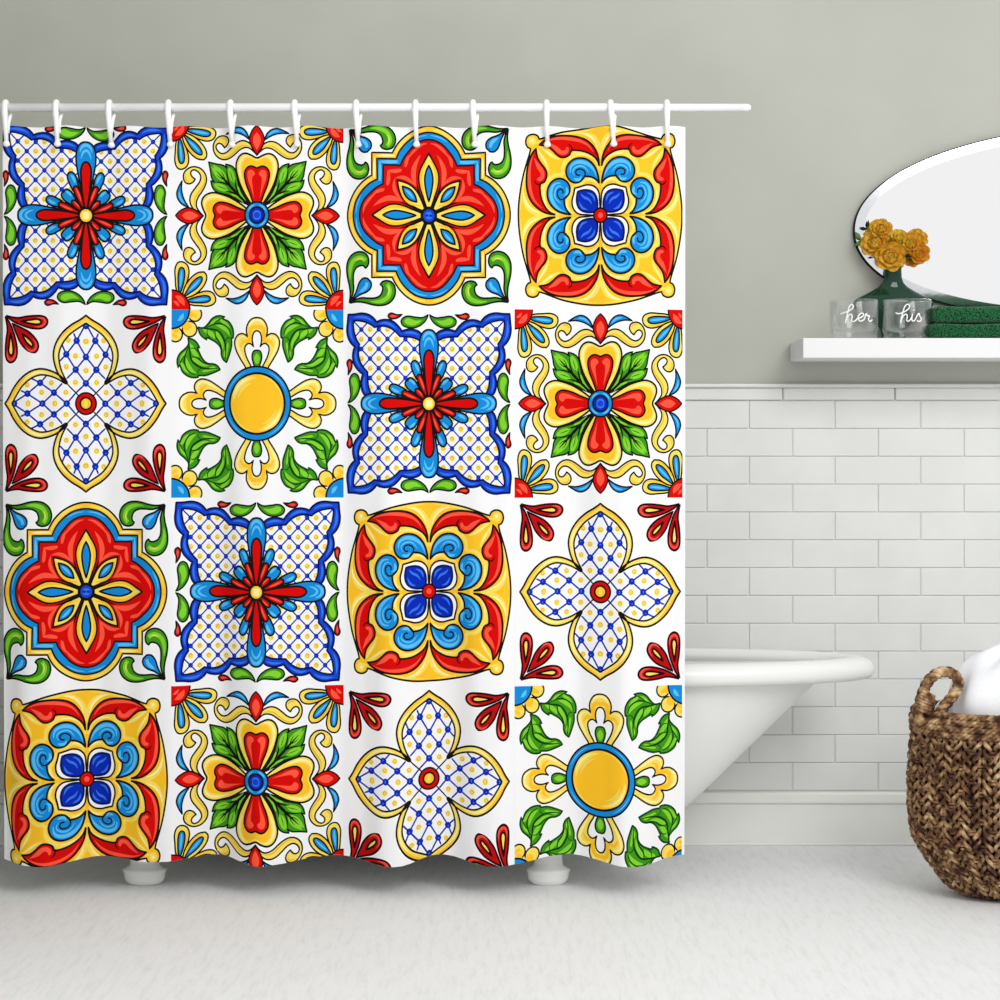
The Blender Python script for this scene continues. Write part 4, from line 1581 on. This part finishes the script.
# short weft ties crossing between the cords
z = 0.05
row = 0
while z < Z_TOP - 0.02:
    for c in range(NCOL):
        if (c + row) % 2:
            continue
        a0 = 2 * PI * (c + 0.15) / NCOL
        a1 = 2 * PI * (c + 0.85) / NCOL
        zz = z + rb.uniform(-0.004, 0.004)
        for dz in (0, 0.0085):
            add_tube(bm, [bpt(a0, zz + dz, -0.002), bpt((a0 + a1) / 2, zz + dz, 0.0065), bpt(a1, zz + dz, -0.002)], 0.0034, 5)
    z += 0.034
    row += 1
obj('woven_side', bm, M['wicker'], basket)
bm = bmesh.new()
for k, (z, dr, r) in enumerate([(0.436, 0.004, 0.0090), (0.452, 0.006, 0.0090), (0.468, 0.006, 0.0092), (0.484, 0.002, 0.0096)]):
    for s in range(3):
        pts, rr = [], []
        n = 220
        for i in range(n + 1):
            a = 2 * PI * i / n
            q = 34 * a + s * 2 * PI / 3 + k * 1.3
            base = bpt(a, z, dr + 0.0052 * math.cos(q))
            base.z += 0.0052 * math.sin(q)
            pts.append(base)
            rr.append(0.0052)
        add_tube(bm, pts, rr, 5, caps=False)
obj('braided_rim', bm, M['wicker'], basket)


def handle(sgn):
    bm = bmesh.new()
    pl = [(-0.268, 0.455), (-0.276, 0.485), (-0.272, 0.512), (-0.262, 0.545), (-0.244, 0.576), (-0.218, 0.592), (-0.192, 0.590), (-0.174, 0.570), (-0.178, 0.548),
          (-0.194, 0.524), (-0.212, 0.502), (-0.222, 0.482)]
    q, _ = catmull([(a, b) for a, b in pl], False, 0.006)
    mids = [Vector((BK_X - sgn * p[0], BK_Y - 0.075 + 0.11 * max(0.0, -0.20 - p[0]), p[1])) for i, p in enumerate(q)]
    for s in range(3):
        pts = []
        for i, p in enumerate(mids):
            t = (mids[min(i + 1, len(mids) - 1)] - mids[max(i - 1, 0)]).normalized()
            n1 = Vector((0, 1, 0))
            n2 = t.cross(n1)
            a = i * 0.62 + s * 2 * PI / 3
            pts.append(p + (n1 * math.cos(a) + n2 * math.sin(a)) * 0.0075)
        add_tube(bm, pts, 0.0080, 7)
    # wrapped foot of the handle
    for k in range(7):
        z = 0.492 + 0.0075 * k
        cx = BK_X - sgn * (-0.272 + 0.010 * (k / 6) + 0.010)
        n = 16
        wr = 0.025 - 0.0014 * k
        pts = [(cx + wr * math.cos(2 * PI * i / n), BK_Y - 0.068 + 0.018 * math.sin(2 * PI * i / n), z + sgn * 0.008 * math.cos(2 * PI * i / n)) for i in range(n + 1)]
        add_tube(bm, pts, 0.0048, 5, caps=False)
    obj('handle', bm, M['wicker'], basket)


handle(-1)
handle(1)

# white towel heaped in the basket
bm = bmesh.new()
rl = []
NC = 96
for k in range(26):
    t = k / 25
    e = math.cos(t * PI / 2)
    rad = (0.214 * e**1.2 if k < 25 else 0.002)
    zt = 0.455 + 0.205 * math.sin(t * PI / 2)**1.15
    row = []
    for i in range(NC):
        a = 2 * PI * i / NC
        w = 0.012 * math.sin(3 * a + 2.2 * t * 3) + 0.007 * math.sin(7 * a - 5 * t) + 0.004 * math.sin(11 * a + 9 * t)
        row.append((BK_X + (rad + w * e) * math.cos(a), BK_Y + (rad + w * e) * YS * 0.96 * math.sin(a), zt + (w * 0.8) * math.sin(t * PI)))
    rl.append(row)
base_row = [(BK_X + 0.20 * math.cos(2 * PI * i / NC), BK_Y + 0.20 * YS * math.sin(2 * PI * i / NC), 0.36) for i in range(NC)]
rings(bm, [base_row] + rl, True, True, True)
tag(obj('white_towel', bm, M['cloth'], loc=(BK_X, BK_Y, 0.36)), 'white towel heaped in the woven basket', 'towel')
